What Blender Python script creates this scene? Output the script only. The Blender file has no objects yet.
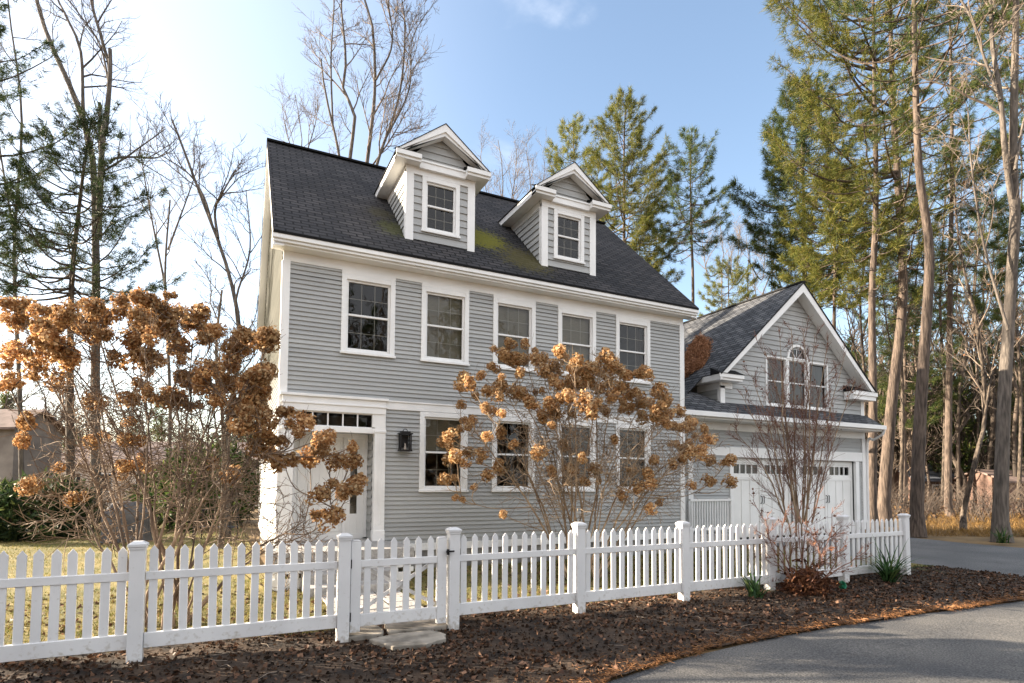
import bpy, math, random
import numpy as np
from mathutils import Matrix, Vector, noise
R = math.radians
sc = bpy.context.scene
COL = sc.collection

# ------------------------------------------------------------------ camera, sky, sun, exposure
CAM_H = 1.83
F_PX, YAW, PITCH, ROLL, CY = 568.841, R(26.047), R(2.631), R(0.393), 455.753
_fw = np.array([math.sin(YAW), math.cos(YAW), 0.0]); _rt = np.array([math.cos(YAW), -math.sin(YAW), 0.0]); _up = np.array([0, 0, 1.0])
FW = _fw*math.cos(PITCH)+_up*math.sin(PITCH); UP = _up*math.cos(PITCH)-_fw*math.sin(PITCH)
RT = _rt*math.cos(ROLL)+UP*math.sin(ROLL); UP = UP*math.cos(ROLL)-_rt*math.sin(ROLL)
cam_d = bpy.data.cameras.new('Camera'); cam = bpy.data.objects.new('Camera', cam_d); COL.objects.link(cam)
cam.matrix_world = Matrix(((RT[0], UP[0], -FW[0], 0), (RT[1], UP[1], -FW[1], 0), (RT[2], UP[2], -FW[2], CAM_H), (0, 0, 0, 1)))
cam_d.sensor_width = 36; cam_d.lens = 36*F_PX/1024; cam_d.shift_y = (CY-341.5)/1024
cam_d.clip_start = 0.1; cam_d.clip_end = 2000
sc.camera = cam
SUN_EL, SUN_AZ = R(18.5), R(-57)            # azimuth clockwise from +Y
world = bpy.data.worlds.new('World'); sc.world = world; world.use_nodes = True
wn, wl = world.node_tree.nodes, world.node_tree.links
sky = wn.new('ShaderNodeTexSky'); sky.sky_type = 'NISHITA'; sky.sun_disc = False
sky.sun_elevation = SUN_EL; sky.sun_rotation = SUN_AZ; sky.air_density = 1.0; sky.dust_density = 1.3; sky.ozone_density = 1.0
SDIR_SKY = (math.sin(SUN_AZ)*math.cos(SUN_EL), math.cos(SUN_AZ)*math.cos(SUN_EL), math.sin(SUN_EL))
# unseen white clouds added behind the camera to brighten the facade; wisps elsewhere
tc = wn.new('ShaderNodeTexCoord'); mp = wn.new('ShaderNodeMapping'); mp.inputs['Scale'].default_value = (1, 1, 2.2)
wl.new(tc.outputs['Generated'], mp.inputs['Vector'])
no = wn.new('ShaderNodeTexNoise'); no.inputs['Scale'].default_value = 2.6; no.inputs['Detail'].default_value = 8; no.inputs['Distortion'].default_value = .6
wl.new(mp.outputs[0], no.inputs['Vector'])
dt = wn.new('ShaderNodeVectorMath'); dt.operation = 'DOT_PRODUCT'; dt.inputs[1].default_value = (-math.sin(YAW), -math.cos(YAW), .25)
wl.new(tc.outputs['Generated'], dt.inputs[0])
side = wn.new('ShaderNodeMapRange'); side.inputs[1].default_value = -.5; side.inputs[2].default_value = .55; side.inputs[3].default_value = -.145; side.inputs[4].default_value = .26
wl.new(dt.outputs['Value'], side.inputs[0])
ad = wn.new('ShaderNodeMath'); ad.operation = 'ADD'; wl.new(no.outputs[0], ad.inputs[0]); wl.new(side.outputs[0], ad.inputs[1])
cl = wn.new('ShaderNodeMapRange'); cl.interpolation_type = 'SMOOTHSTEP'; cl.inputs[1].default_value = .42; cl.inputs[2].default_value = .75; cl.inputs[4].default_value = .85
wl.new(ad.outputs[0], cl.inputs[0])
mxs = wn.new('ShaderNodeMixRGB'); wl.new(cl.outputs[0], mxs.inputs[0]); wl.new(sky.outputs[0], mxs.inputs[1]); mxs.inputs[2].default_value = (5.0, 5.1, 5.4, 1)
veil = wn.new('ShaderNodeVectorMath'); veil.operation = 'DOT_PRODUCT'; veil.inputs[1].default_value = tuple(SDIR_SKY); wl.new(tc.outputs['Generated'], veil.inputs[0])
vm = wn.new('ShaderNodeMapRange'); vm.interpolation_type = 'SMOOTHSTEP'; vm.inputs[1].default_value = .22; vm.inputs[2].default_value = 1.0; vm.inputs[4].default_value = .42; wl.new(veil.outputs['Value'], vm.inputs[0])
mv = wn.new('ShaderNodeMixRGB'); wl.new(vm.outputs[0], mv.inputs[0]); wl.new(mxs.outputs[0], mv.inputs[1]); mv.inputs[2].default_value = (4.3, 4.5, 5.0, 1)   # white veil added to the sky colour for glow towards the sun
wl.new(mv.outputs[0], wn['Background'].inputs[0]); wn['Background'].inputs[1].default_value = 0.085
sun_d = bpy.data.lights.new('Sun', 'SUN'); sun = bpy.data.objects.new('Sun', sun_d); COL.objects.link(sun)
sun_d.energy = 5.0; sun_d.angle = R(0.5); sun_d.color = (1.0, 0.87, 0.70)
SDIR = Vector((math.sin(SUN_AZ)*math.cos(SUN_EL), math.cos(SUN_AZ)*math.cos(SUN_EL), math.sin(SUN_EL)))
sun.rotation_euler = SDIR.to_track_quat('Z', 'Y').to_euler()
sc.view_settings.view_transform = 'Standard'; sc.view_settings.look = 'None'; sc.view_settings.gamma = 1
sc.view_settings.exposure = 2.27
sc.view_settings.use_white_balance = True; sc.view_settings.white_balance_temperature = 6800; sc.view_settings.white_balance_tint = 10

# ------------------------------------------------------------------ helpers
def at(px, py, d):
    """World point seen in photo direction (px,py) at forward distance d."""
    v = FW+RT*((px-512)/F_PX)+UP*((CY-py)/F_PX)
    return v*d+np.array([0, 0, CAM_H])
def nrm(a):
    return a/(np.linalg.norm(a, axis=-1, keepdims=True)+1e-12)
ORG = {}
def tag(o, label=None, cat=None, group=None, kind=None):
    if label: o['label'] = label
    if cat: o['category'] = cat
    if group: o['group'] = group
    if kind: o['kind'] = kind
    return o
def thing(name, loc, label, cat, group=None):
    o = bpy.data.objects.new(name, None); o.empty_display_size = .2
    o.location = loc; COL.objects.link(o); ORG[o.name] = np.array(loc, float)
    return tag(o, label, cat, group)
def link(name, me, mats, parent=None):
    for m in (mats if isinstance(mats, (list, tuple)) else [mats]): me.materials.append(m)
    o = bpy.data.objects.new(name, me); COL.objects.link(o)
    if parent: o.parent = parent
    return o
def origin(parent):
    q = parent
    while q is not None:
        if q.name in ORG: return ORG[q.name]
        q = q.parent
    return np.zeros(3)
def mesh_np(name, V, quads=None, tris=None, mats=None, parent=None, smooth=False, local=False):
    V = np.asarray(V, float).reshape(-1, 3)
    if not local: V = V-origin(parent)
    q = np.zeros((0, 4), int) if quads is None else np.asarray(quads, int).reshape(-1, 4)
    t = np.zeros((0, 3), int) if tris is None else np.asarray(tris, int).reshape(-1, 3)
    me = bpy.data.meshes.new(name); me.vertices.add(len(V)); me.vertices.foreach_set('co', V.astype(np.float32).ravel())
    nl = len(q)*4+len(t)*3
    me.loops.add(nl); me.loops.foreach_set('vertex_index', np.concatenate([q.ravel(), t.ravel()]).astype(np.int32))
    me.polygons.add(len(q)+len(t))
    st = np.concatenate([np.arange(len(q))*4, len(q)*4+np.arange(len(t))*3]).astype(np.int32)
    me.polygons.foreach_set('loop_start', st)
    if smooth: me.polygons.foreach_set('use_smooth', np.ones(len(st), bool))
    me.update(calc_edges=True); me.validate()
    if mats is None: return me
    return link(name, me, mats, parent)

class MB:
    """Collects boxes, prisms and quads into one mesh."""
    def __init__(s): s.v = []; s.f = []; s.m = []; s.uv = {}
    def poly(s, pts, mi=0, uv=None):
        b = len(s.v); s.v += [tuple(map(float, p)) for p in pts]; s.f.append(tuple(range(b, b+len(pts)))); s.m.append(mi)
        if uv: s.uv[len(s.f)-1] = uv
    def box(s, x0, x1, y0, y1, z0, z1, mi=0):
        b = len(s.v)
        s.v += [(x0,y0,z0),(x1,y0,z0),(x1,y1,z0),(x0,y1,z0),(x0,y0,z1),(x1,y0,z1),(x1,y1,z1),(x0,y1,z1)]
        for f in ((3,2,1,0),(4,5,6,7),(0,1,5,4),(1,2,6,5),(2,3,7,6),(3,0,4,7)): s.f.append(tuple(b+i for i in f)); s.m.append(mi)
    def extrude(s, pts, vec, mi=0):
        """Solid from a planar polygon pushed along vec."""
        n = len(pts); a = [np.array(p, float) for p in pts]; c = [p+np.array(vec, float) for p in a]
        b = len(s.v); s.v += [tuple(p) for p in a+c]
        s.f.append(tuple(b+i for i in range(n))); s.m.append(mi)
        s.f.append(tuple(b+n+i for i in reversed(range(n)))); s.m.append(mi)
        for i in range(n):
            j = (i+1) % n; s.f.append((b+i, b+n+i, b+n+j, b+j)); s.m.append(mi)
    def cyl(s, p, q, r0, r1=None, n=12, mi=0):
        p = np.array(p, float); q = np.array(q, float); r1 = r0 if r1 is None else r1
        t = nrm(q-p); a = np.array([0, 0, 1.]) if abs(t[2]) < .9 else np.array([1., 0, 0]); u = nrm(np.cross(t, a)); w = np.cross(t, u)
        b = len(s.v)
        for c, r in ((p, r0), (q, r1)):
            for k in range(n):
                A = 2*math.pi*k/n; s.v.append(tuple(c+r*(math.cos(A)*u+math.sin(A)*w)))
        for k in range(n): s.f.append((b+k, b+(k+1) % n, b+n+(k+1) % n, b+n+k)); s.m.append(mi)
        s.f.append(tuple(b+k for k in reversed(range(n)))); s.m.append(mi); s.f.append(tuple(b+n+k for k in range(n))); s.m.append(mi)
    def build(s, name, mats, parent=None, bevel=0, local=False, smooth=False):
        me = bpy.data.meshes.new(name); o0 = np.zeros(3) if local else origin(parent)
        me.from_pydata([tuple(np.array(p)-o0) for p in s.v], [], s.f)
        me.polygons.foreach_set('material_index', s.m)
        if smooth: me.polygons.foreach_set('use_smooth', [True]*len(s.f))
        if s.uv:
            L = me.uv_layers.new(name='UVMap')
            for q in L.data: q.uv = (.15, .07)
            for i, uv in s.uv.items():
                for k, li in enumerate(me.polygons[i].loop_indices): L.data[li].uv = uv[k]
        me.update()
        o = link(name, me, mats, parent)
        if bevel:
            b = o.modifiers.new('bevel', 'BEVEL'); b.width = bevel; b.segments = 1; b.limit_method = 'ANGLE'; b.angle_limit = R(50)
        return o

class Tubes:
    """Many tapered tubes, built together."""
    def __init__(s): s.g = {}
    def add(s, pts, rad, sides=5):
        pts = np.asarray(pts, float); n = len(pts)
        a = s.g.setdefault((n, sides), ([], [])); a[0].append(pts); a[1].append(np.broadcast_to(np.asarray(rad, float), (n,)))
    def arrays(s):
        V, Q = [], []; base = 0
        for (n, k), (P, W) in s.g.items():
            P = np.array(P); W = np.array(W); m = len(P)
            T = nrm(np.gradient(P, axis=1)); D = nrm(P[:, -1]-P[:, 0])
            ref = np.where(np.abs(D[:, 2:3]) < .8, np.array([[0, 0, 1.]]), np.array([[1., 0, 0]]))[:, None, :]
            U = nrm(np.cross(T, np.broadcast_to(ref, T.shape))); B = np.cross(T, U)
            A = np.arange(k)*2*math.pi/k
            ring = P[:, :, None, :]+W[:, :, None, None]*(np.cos(A)[None, None, :, None]*U[:, :, None, :]+np.sin(A)[None, None, :, None]*B[:, :, None, :])
            V.append(ring.reshape(-1, 3))
            i = np.arange(m)[:, None, None]*n*k; j = np.arange(n-1)[None, :, None]*k; c = np.arange(k)[None, None, :]; c2 = (c+1) % k
            q = np.stack([i+j+c, i+j+c2, i+j+k+c2, i+j+k+c], -1).reshape(-1, 4)+base
            Q.append(q); base += m*n*k
        if not V: return np.zeros((0, 3)), np.zeros((0, 4), int)
        return np.concatenate(V), np.concatenate(Q)
    def build(s, name, mats, parent=None, smooth=True):
        V, Q = s.arrays(); return mesh_np(name, V, Q, None, mats, parent, smooth)

def resample(pts, n):
    """Smooth curve through pts (Catmull-Rom), n samples evenly spaced."""
    P = np.asarray(pts, float)
    if len(P) == 2: return P[0]+(P[1]-P[0])*np.linspace(0, 1, n)[:, None]
    E = np.vstack([2*P[0]-P[1], P, 2*P[-1]-P[-2]]); out = []
    for i in range(len(P)-1):
        p0, p1, p2, p3 = E[i:i+4]
        for t in np.linspace(0, 1, 8, endpoint=False):
            out.append(.5*((2*p1)+(p2-p0)*t+(2*p0-5*p1+4*p2-p3)*t*t+(3*p1-p0-3*p2+p3)*t**3))
    out.append(P[-1]); out = np.array(out)
    s = np.concatenate([[0], np.cumsum(np.linalg.norm(np.diff(out, axis=0), axis=1))])
    u = np.linspace(0, s[-1], n)
    return np.stack([np.interp(u, s, out[:, k]) for k in range(3)], 1)

# ------------------------------------------------------------------ materials
def newmat(name):
    m = bpy.data.materials.new(name); m.use_nodes = True; n = m.node_tree.nodes
    return m, n, m.node_tree.links, n['Principled BSDF']
def ramp(n, stops):
    r = n.new('ShaderNodeValToRGB'); e = r.color_ramp.elements
    while len(e) < len(stops): e.new(.5)
    for k, (p, c) in enumerate(stops): e[k].position = p; e[k].color = (*c, 1)
    return r
def noisy(name, c0, c1, scale=8, rough=.7, bump=.0, bscale=None, stretch=(1, 1, 1), detail=6, lo=.35, hi=.65, spec=.3, extra=None):
    """Two tones mixed by noise in object space, with a noise bump."""
    m, n, l, b = newmat(name)
    tc = n.new('ShaderNodeTexCoord'); mp = n.new('ShaderNodeMapping'); mp.inputs['Scale'].default_value = stretch
    l.new(tc.outputs['Object'], mp.inputs['Vector'])
    t = n.new('ShaderNodeTexNoise'); t.inputs['Scale'].default_value = scale; t.inputs['Detail'].default_value = detail
    l.new(mp.outputs[0], t.inputs['Vector'])
    r = ramp(n, [(lo, c0), (hi, c1)]); l.new(t.outputs[0], r.inputs[0]); l.new(r.outputs[0], b.inputs['Base Color'])
    b.inputs['Roughness'].default_value = rough; b.inputs['Specular IOR Level'].default_value = spec
    if bump:
        t2 = n.new('ShaderNodeTexNoise'); t2.inputs['Scale'].default_value = bscale or scale*4; t2.inputs['Detail'].default_value = 5
        l.new(mp.outputs[0], t2.inputs['Vector'])
        bp = n.new('ShaderNodeBump'); bp.inputs['Strength'].default_value = bump; bp.inputs['Distance'].default_value = .02
        l.new(t2.outputs[0], bp.inputs['Height']); l.new(bp.outputs[0], b.inputs['Normal'])
    return m
def leafy(name, stops, translucent=.3, rough=.6):
    """Foliage: a tone per leaf from a ramp, part of the light passing through."""
    m, n, l, b = newmat(name)
    g = n.new('ShaderNodeNewGeometry'); r = ramp(n, stops); l.new(g.outputs['Random Per Island'], r.inputs[0])
    oi = n.new('ShaderNodeObjectInfo'); hs = n.new('ShaderNodeHueSaturation'); mr = n.new('ShaderNodeMapRange')
    mr.inputs[3].default_value = .75; mr.inputs[4].default_value = 1.2
    l.new(oi.outputs['Random'], mr.inputs[0]); l.new(mr.outputs[0], hs.inputs['Value']); l.new(r.outputs[0], hs.inputs['Color'])
    l.new(hs.outputs[0], b.inputs['Base Color']); b.inputs['Roughness'].default_value = rough; b.inputs['Specular IOR Level'].default_value = .2
    if translucent:
        tr = n.new('ShaderNodeBsdfTranslucent'); l.new(hs.outputs[0], tr.inputs[0])
        mx = n.new('ShaderNodeMixShader'); mx.inputs[0].default_value = translucent
        l.new(b.outputs[0], mx.inputs[1]); l.new(tr.outputs[0], mx.inputs[2]); l.new(mx.outputs[0], n['Material Output'].inputs[0])
    return m
def shingles(name, tones, spots=()):
    m, n, l, b = newmat(name)
    uv = n.new('ShaderNodeUVMap'); uv.uv_map = 'UVMap'
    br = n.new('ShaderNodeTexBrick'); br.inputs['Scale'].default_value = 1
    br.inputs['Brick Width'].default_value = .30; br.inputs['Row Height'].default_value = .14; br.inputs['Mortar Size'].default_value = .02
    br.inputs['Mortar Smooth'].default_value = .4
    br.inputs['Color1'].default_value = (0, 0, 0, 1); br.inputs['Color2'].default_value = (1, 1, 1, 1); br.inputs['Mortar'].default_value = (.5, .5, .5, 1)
    l.new(uv.outputs[0], br.inputs[0])
    r = ramp(n, tones); l.new(br.outputs['Color'], r.inputs[0])
    tc = n.new('ShaderNodeTexCoord'); no = n.new('ShaderNodeTexNoise'); no.inputs['Scale'].default_value = 1.1; no.inputs['Detail'].default_value = 8
    l.new(tc.outputs['Object'], no.inputs['Vector'])
    r2 = ramp(n, [(.3, (.72, .72, .72)), (.7, (1.25, 1.22, 1.18))]); l.new(no.outputs[0], r2.inputs[0])
    mu = n.new('ShaderNodeMixRGB'); mu.blend_type = 'MULTIPLY'; mu.inputs[0].default_value = 1
    l.new(r.outputs[0], mu.inputs[1]); l.new(r2.outputs[0], mu.inputs[2]); col = mu.outputs[0]
    mo = n.new('ShaderNodeMixRGB'); mo.blend_type = 'MULTIPLY'; l.new(br.outputs['Fac'], mo.inputs[0]); mo.inputs[2].default_value = (.12, .12, .12, 1)  # dark joints; along the rows they also paint the shadow under shingle edges
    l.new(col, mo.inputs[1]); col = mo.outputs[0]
    if spots:                                            # moss patches with a place of their own
        fine = n.new('ShaderNodeTexNoise'); fine.inputs['Scale'].default_value = 13; fine.inputs['Detail'].default_value = 9; fine.inputs['Roughness'].default_value = .7
        l.new(tc.outputs['Object'], fine.inputs['Vector'])
        for (cx, cy, cz, rad, amt, c) in spots:
            d = n.new('ShaderNodeVectorMath'); d.operation = 'DISTANCE'; d.inputs[1].default_value = (cx, cy, cz)
            l.new(tc.outputs['Object'], d.inputs[0])
            mr = n.new('ShaderNodeMapRange'); mr.inputs[1].default_value = rad; mr.inputs[2].default_value = 0; mr.inputs[3].default_value = 0; mr.inputs[4].default_value = .5
            l.new(d.outputs['Value'], mr.inputs[0])
            ad = n.new('ShaderNodeMath'); ad.operation = 'ADD'; l.new(mr.outputs[0], ad.inputs[0]); l.new(fine.outputs[0], ad.inputs[1])
            rr = n.new('ShaderNodeMapRange'); rr.inputs[1].default_value = .70; rr.inputs[2].default_value = .82; rr.inputs[4].default_value = amt
            l.new(ad.outputs[0], rr.inputs[0])
            mm = n.new('ShaderNodeMixRGB'); l.new(rr.outputs[0], mm.inputs[0]); l.new(col, mm.inputs[1]); mm.inputs[2].default_value = (*c, 1); col = mm.outputs[0]
    l.new(col, b.inputs['Base Color']); b.inputs['Roughness'].default_value = .85; b.inputs['Specular IOR Level'].default_value = .25
    gr = n.new('ShaderNodeTexNoise'); gr.inputs['Scale'].default_value = 60; l.new(tc.outputs['Object'], gr.inputs['Vector'])
    sm = n.new('ShaderNodeMath'); sm.operation = 'SUBTRACT'; l.new(gr.outputs[0], sm.inputs[0]); l.new(br.outputs['Fac'], sm.inputs[1])
    bp = n.new('ShaderNodeBump'); bp.inputs['Strength'].default_value = .6; bp.inputs['Distance'].default_value = .012
    l.new(sm.outputs[0], bp.inputs['Height']); l.new(bp.outputs[0], b.inputs['Normal'])
    return m
def glassmat(name, tint=(.74, .73, .68)):
    m, n, l, b = newmat(name)
    tr = n.new('ShaderNodeBsdfTransparent'); tr.inputs[0].default_value = (*tint, 1)
    gl = n.new('ShaderNodeBsdfGlossy'); gl.inputs['Roughness'].default_value = .015
    tc = n.new('ShaderNodeTexCoord'); no = n.new('ShaderNodeTexNoise'); no.inputs['Scale'].default_value = 2.2; l.new(tc.outputs['Object'], no.inputs['Vector'])
    bp = n.new('ShaderNodeBump'); bp.inputs['Strength'].default_value = .05; bp.inputs['Distance'].default_value = .05
    l.new(no.outputs[0], bp.inputs['Height']); l.new(bp.outputs[0], gl.inputs['Normal'])
    fr = n.new('ShaderNodeFresnel'); fr.inputs[0].default_value = 1.5
    mx = n.new('ShaderNodeMixShader'); l.new(fr.outputs[0], mx.inputs[0]); l.new(tr.outputs[0], mx.inputs[1]); l.new(gl.outputs[0], mx.inputs[2])
    l.new(mx.outputs[0], n['Material Output'].inputs[0]); return m
def plain(name, c, rough=.5, metal=0, spec=.4):
    m, n, l, b = newmat(name)
    tc = n.new('ShaderNodeTexCoord'); t = n.new('ShaderNodeTexNoise'); t.inputs['Scale'].default_value = 5; l.new(tc.outputs['Object'], t.inputs['Vector'])
    r = ramp(n, [(.3, tuple(x*.9 for x in c)), (.7, tuple(min(1, x*1.06) for x in c))]); l.new(t.outputs[0], r.inputs[0]); l.new(r.outputs[0], b.inputs['Base Color'])
    b.inputs['Roughness'].default_value = rough; b.inputs['Metallic'].default_value = metal; b.inputs['Specular IOR Level'].default_value = spec
    return m
M = {}
M['siding'] = noisy('grey_siding', (.34, .347, .345), (.395, .402, .398), 1.6, .55, .12, 30, (.25, .25, 3))
M['trim'] = noisy('white_trim', (.74, .74, .73), (.82, .82, .81), 1.5, .45, .03, 40)
M['fence'] = noisy('white_fence_vinyl', (.60, .60, .605), (.70, .70, .70), 2.2, .38, .03, 30, (1, 1, .5))
def grime(m, c=(.36, .32, .26), top=.34):
    n, l = m.node_tree.nodes, m.node_tree.links; bs = n['Principled BSDF']; col = bs.inputs['Base Color'].links[0].from_socket; tc = n.new('ShaderNodeTexCoord')
    sx = n.new('ShaderNodeSeparateXYZ'); l.new(tc.outputs['Object'], sx.inputs[0])
    mr = n.new('ShaderNodeMapRange'); mr.inputs[1].default_value = top; mr.inputs[2].default_value = 0; mr.inputs[3].default_value = -.16; mr.inputs[4].default_value = .12; l.new(sx.outputs['Z'], mr.inputs[0])
    no = n.new('ShaderNodeTexNoise'); no.inputs['Scale'].default_value = 22; no.inputs['Detail'].default_value = 8; l.new(tc.outputs['Object'], no.inputs['Vector'])
    ad = n.new('ShaderNodeMath'); ad.operation = 'ADD'; l.new(mr.outputs[0], ad.inputs[0]); l.new(no.outputs[0], ad.inputs[1])
    r = n.new('ShaderNodeMapRange'); r.inputs[1].default_value = .48; r.inputs[2].default_value = .72; r.inputs[4].default_value = .75; l.new(ad.outputs[0], r.inputs[0])
    mx = n.new('ShaderNodeMixRGB'); l.new(r.outputs[0], mx.inputs[0]); l.new(col, mx.inputs[1]); mx.inputs[2].default_value = (*c, 1); l.new(mx.outputs[0], bs.inputs['Base Color'])
grime(M['fence'])
def boards(m, row=.089, z0=.55):
    n, l = m.node_tree.nodes, m.node_tree.links; bs = n['Principled BSDF']; col = bs.inputs['Base Color'].links[0].from_socket; tc = n.new('ShaderNodeTexCoord')
    sx = n.new('ShaderNodeSeparateXYZ'); l.new(tc.outputs['Object'], sx.inputs[0]); ad = n.new('ShaderNodeMath'); ad.operation = 'ADD'; l.new(sx.outputs['X'], ad.inputs[0]); l.new(sx.outputs['Y'], ad.inputs[1])
    cz = n.new('ShaderNodeMath'); cz.operation = 'SUBTRACT'; l.new(sx.outputs['Z'], cz.inputs[0]); cz.inputs[1].default_value = z0
    cb = n.new('ShaderNodeCombineXYZ'); l.new(ad.outputs[0], cb.inputs[0]); l.new(cz.outputs[0], cb.inputs[1])
    br = n.new('ShaderNodeTexBrick'); br.inputs['Scale'].default_value = 1; br.inputs['Brick Width'].default_value = 2.7; br.inputs['Row Height'].default_value = row; br.inputs['Mortar Size'].default_value = 0; br.offset = .37; br.offset_frequency = 3
    br.inputs['Color1'].default_value = (.94, .94, .94, 1); br.inputs['Color2'].default_value = (1.06, 1.06, 1.05, 1); l.new(cb.outputs[0], br.inputs[0])
    mx = n.new('ShaderNodeMixRGB'); mx.blend_type = 'MULTIPLY'; mx.inputs[0].default_value = 1; l.new(col, mx.inputs[1]); l.new(br.outputs[0], mx.inputs[2]); l.new(mx.outputs[0], bs.inputs['Base Color'])
boards(M['siding'], 5.51/62)
M['door'] = noisy('white_door', (.72, .72, .70), (.80, .80, .78), 1.5, .4)
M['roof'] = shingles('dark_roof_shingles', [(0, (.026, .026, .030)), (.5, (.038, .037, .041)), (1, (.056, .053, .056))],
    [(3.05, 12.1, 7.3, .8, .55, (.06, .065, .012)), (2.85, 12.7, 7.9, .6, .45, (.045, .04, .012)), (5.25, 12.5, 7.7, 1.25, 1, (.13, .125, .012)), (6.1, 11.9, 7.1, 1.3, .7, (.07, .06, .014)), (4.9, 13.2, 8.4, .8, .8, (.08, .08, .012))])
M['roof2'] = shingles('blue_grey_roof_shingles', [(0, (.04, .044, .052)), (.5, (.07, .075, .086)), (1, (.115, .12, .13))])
M['glass'] = glassmat('window_glass')
M['blind'] = noisy('drawn_blind', (.30, .29, .245), (.38, .365, .31), 3, .9, .1, 90, (3, 3, 30))
M['curtain'] = noisy('brown_curtain', (.05, .038, .028), (.13, .105, .08), 3, .9, .1, 20, (6, 6, .3))
M['dark'] = plain('dark_interior', (.02, .02, .02), .9)
M['black'] = plain('black_metal', (.02, .02, .022), .4, .6)
M['stone'] = noisy('foundation_stone', (.16, .155, .15), (.30, .29, .27), 3, .85, .5, 12)
M['flag'] = noisy('flagstone', (.13, .115, .095), (.32, .285, .24), 5, .85, 1.0, 9)
M['granite'] = noisy('granite_step', (.26, .25, .245), (.4, .39, .37), 20, .8, .3, 40)
M['muntin'] = plain('grey_muntin', (.62, .62, .60), .6)
M['lamp'] = plain('lamp_glass', (.35, .3, .25), .1)

# ------------------------------------------------------------------ ground, road, drive
def road_edge(x):
    return float(np.interp(x, [-40, -8, 0, 1.6, 3.0, 3.84, 4.83, 6.64, 8.68, 11.4, 14, 60], [.2, 2.6, 3.7, 4.05, 4.40, 4.60, 4.79, 4.89, 4.84, 4.68, 4.66, 4.66]))
def fbm(x, y, s, o=4):
    return noise.fractal(Vector((x*s, y*s, 3.7)), 1.0, 2.0, o)
def grid_sheet(name, xs, yfun, ny, zfun, mat, kind='structure', label=None):
    V = []; n = len(xs)
    for x in xs:
        a, b = yfun(x)
        for k in range(ny):
            y = a+(b-a)*k/(ny-1); V.append((x, y, zfun(x, y, k/(ny-1))))
    q = [(i*ny+j, (i+1)*ny+j, (i+1)*ny+j+1, i*ny+j+1) for i in range(n-1) for j in range(ny-1)]
    o = mesh_np(name, V, q, None, mat, None, True); tag(o, kind=kind)
    if label: o['label'] = label
    return o
M['ground'] = noisy('woodland_floor', (.10, .065, .03), (.23, .15, .07), .8, .95, .6, 10)
M['lawn'] = noisy('winter_lawn', (.10, .095, .03), (.21, .165, .06), 1.3, .95, .6, 30)
M['mulch'] = noisy('dark_mulch', (.012, .008, .006), (.062, .04, .026), 3.6, .95, 1.0, 26, detail=10)
def asphalt(name, a, b):
    m = noisy(name, a, b, .7, .85, .5, 90, detail=9); n, l = m.node_tree.nodes, m.node_tree.links; bs = n['Principled BSDF']
    col = bs.inputs['Base Color'].links[0].from_socket; tc = n.new('ShaderNodeTexCoord')
    sp = n.new('ShaderNodeTexNoise'); sp.inputs['Scale'].default_value = 55; sp.inputs['Detail'].default_value = 3; l.new(tc.outputs['Object'], sp.inputs['Vector'])
    r1 = ramp(n, [(.36, (.45, .45, .45)), (.5, (1, 1, 1)), (.66, (1.7, 1.65, 1.6))]); l.new(sp.outputs[0], r1.inputs[0])
    m1 = n.new('ShaderNodeMixRGB'); m1.blend_type = 'MULTIPLY'; m1.inputs[0].default_value = .8; l.new(col, m1.inputs[1]); l.new(r1.outputs[0], m1.inputs[2])
    ws = n.new('ShaderNodeTexNoise'); ws.inputs['Scale'].default_value = 1.3; l.new(tc.outputs['Object'], ws.inputs['Vector'])
    wv = n.new('ShaderNodeMixRGB'); wv.inputs[0].default_value = .35; l.new(tc.outputs['Object'], wv.inputs[1]); l.new(ws.outputs['Color'], wv.inputs[2])
    vo = n.new('ShaderNodeTexVoronoi'); vo.feature = 'DISTANCE_TO_EDGE'; vo.inputs['Scale'].default_value = .75; l.new(wv.outputs[0], vo.inputs['Vector'])
    r2 = ramp(n, [(.0, (.25, .25, .25)), (.012, (1, 1, 1))]); l.new(vo.outputs['Distance'], r2.inputs[0])
    m2 = n.new('ShaderNodeMixRGB'); m2.blend_type = 'MULTIPLY'; m2.inputs[0].default_value = .18; l.new(m1.outputs[0], m2.inputs[1]); l.new(r2.outputs[0], m2.inputs[2])
    l.new(m2.outputs[0], bs.inputs['Base Color']); return m
M['road'] = asphalt('worn_asphalt', (.066, .066, .068), (.118, .113, .107))
M['drive'] = asphalt('driveway_asphalt', (.085, .087, .09), (.12, .12, .122))
g = MB(); g.poly([(-600, -600, -.03), (600, -600, -.03), (600, 600, -.03), (-600, 600, -.03)]); tag(g.build('ground', M['ground']), kind='structure')
xs = np.linspace(-60, 70, 90)
grid_sheet('road', xs, lambda x: (-4.5, road_edge(x)), 12, lambda x, y, t: -.022+.05*math.sin(math.pi*t)-.0, M['road'])
# driveway: runs from the road up to the garage doors
grid_sheet('driveway', np.linspace(14.0, 20.4, 12), lambda x: (4.70, 12.1), 14, lambda x, y, t: .018+.02*math.sin(math.pi*t)+.2*max(0, t-.7), M['drive'])
rv = random.Random(4)
def verge_z(x, y, t):
    e = min(t, 1-t)*2; w = min(1, e*4)
    w *= min(1, max(0, math.hypot((x-1.88)/1.05, (y-6.6)/.9)-.72)*2.5)
    return .012+w*(.035+.035*fbm(x, y, .9)+.018*fbm(x, y, 4.5))
grid_sheet('verge', np.linspace(-12, 13.98, 330), lambda x: (road_edge(x)-.02+.05*fbm(x, 1, 2.5), 7.45+.35*fbm(x, 9, .7)), 44, verge_z, M['mulch'])
grid_sheet('lawn', np.linspace(-30, 13.98, 80), lambda x: (7.0, 11.49 if x > .3 else 34), 40, lambda x, y, t: -.004+.02*min(1, t*8)*(1+fbm(x, y, .6)), M['lawn'])
path = MB()
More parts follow.
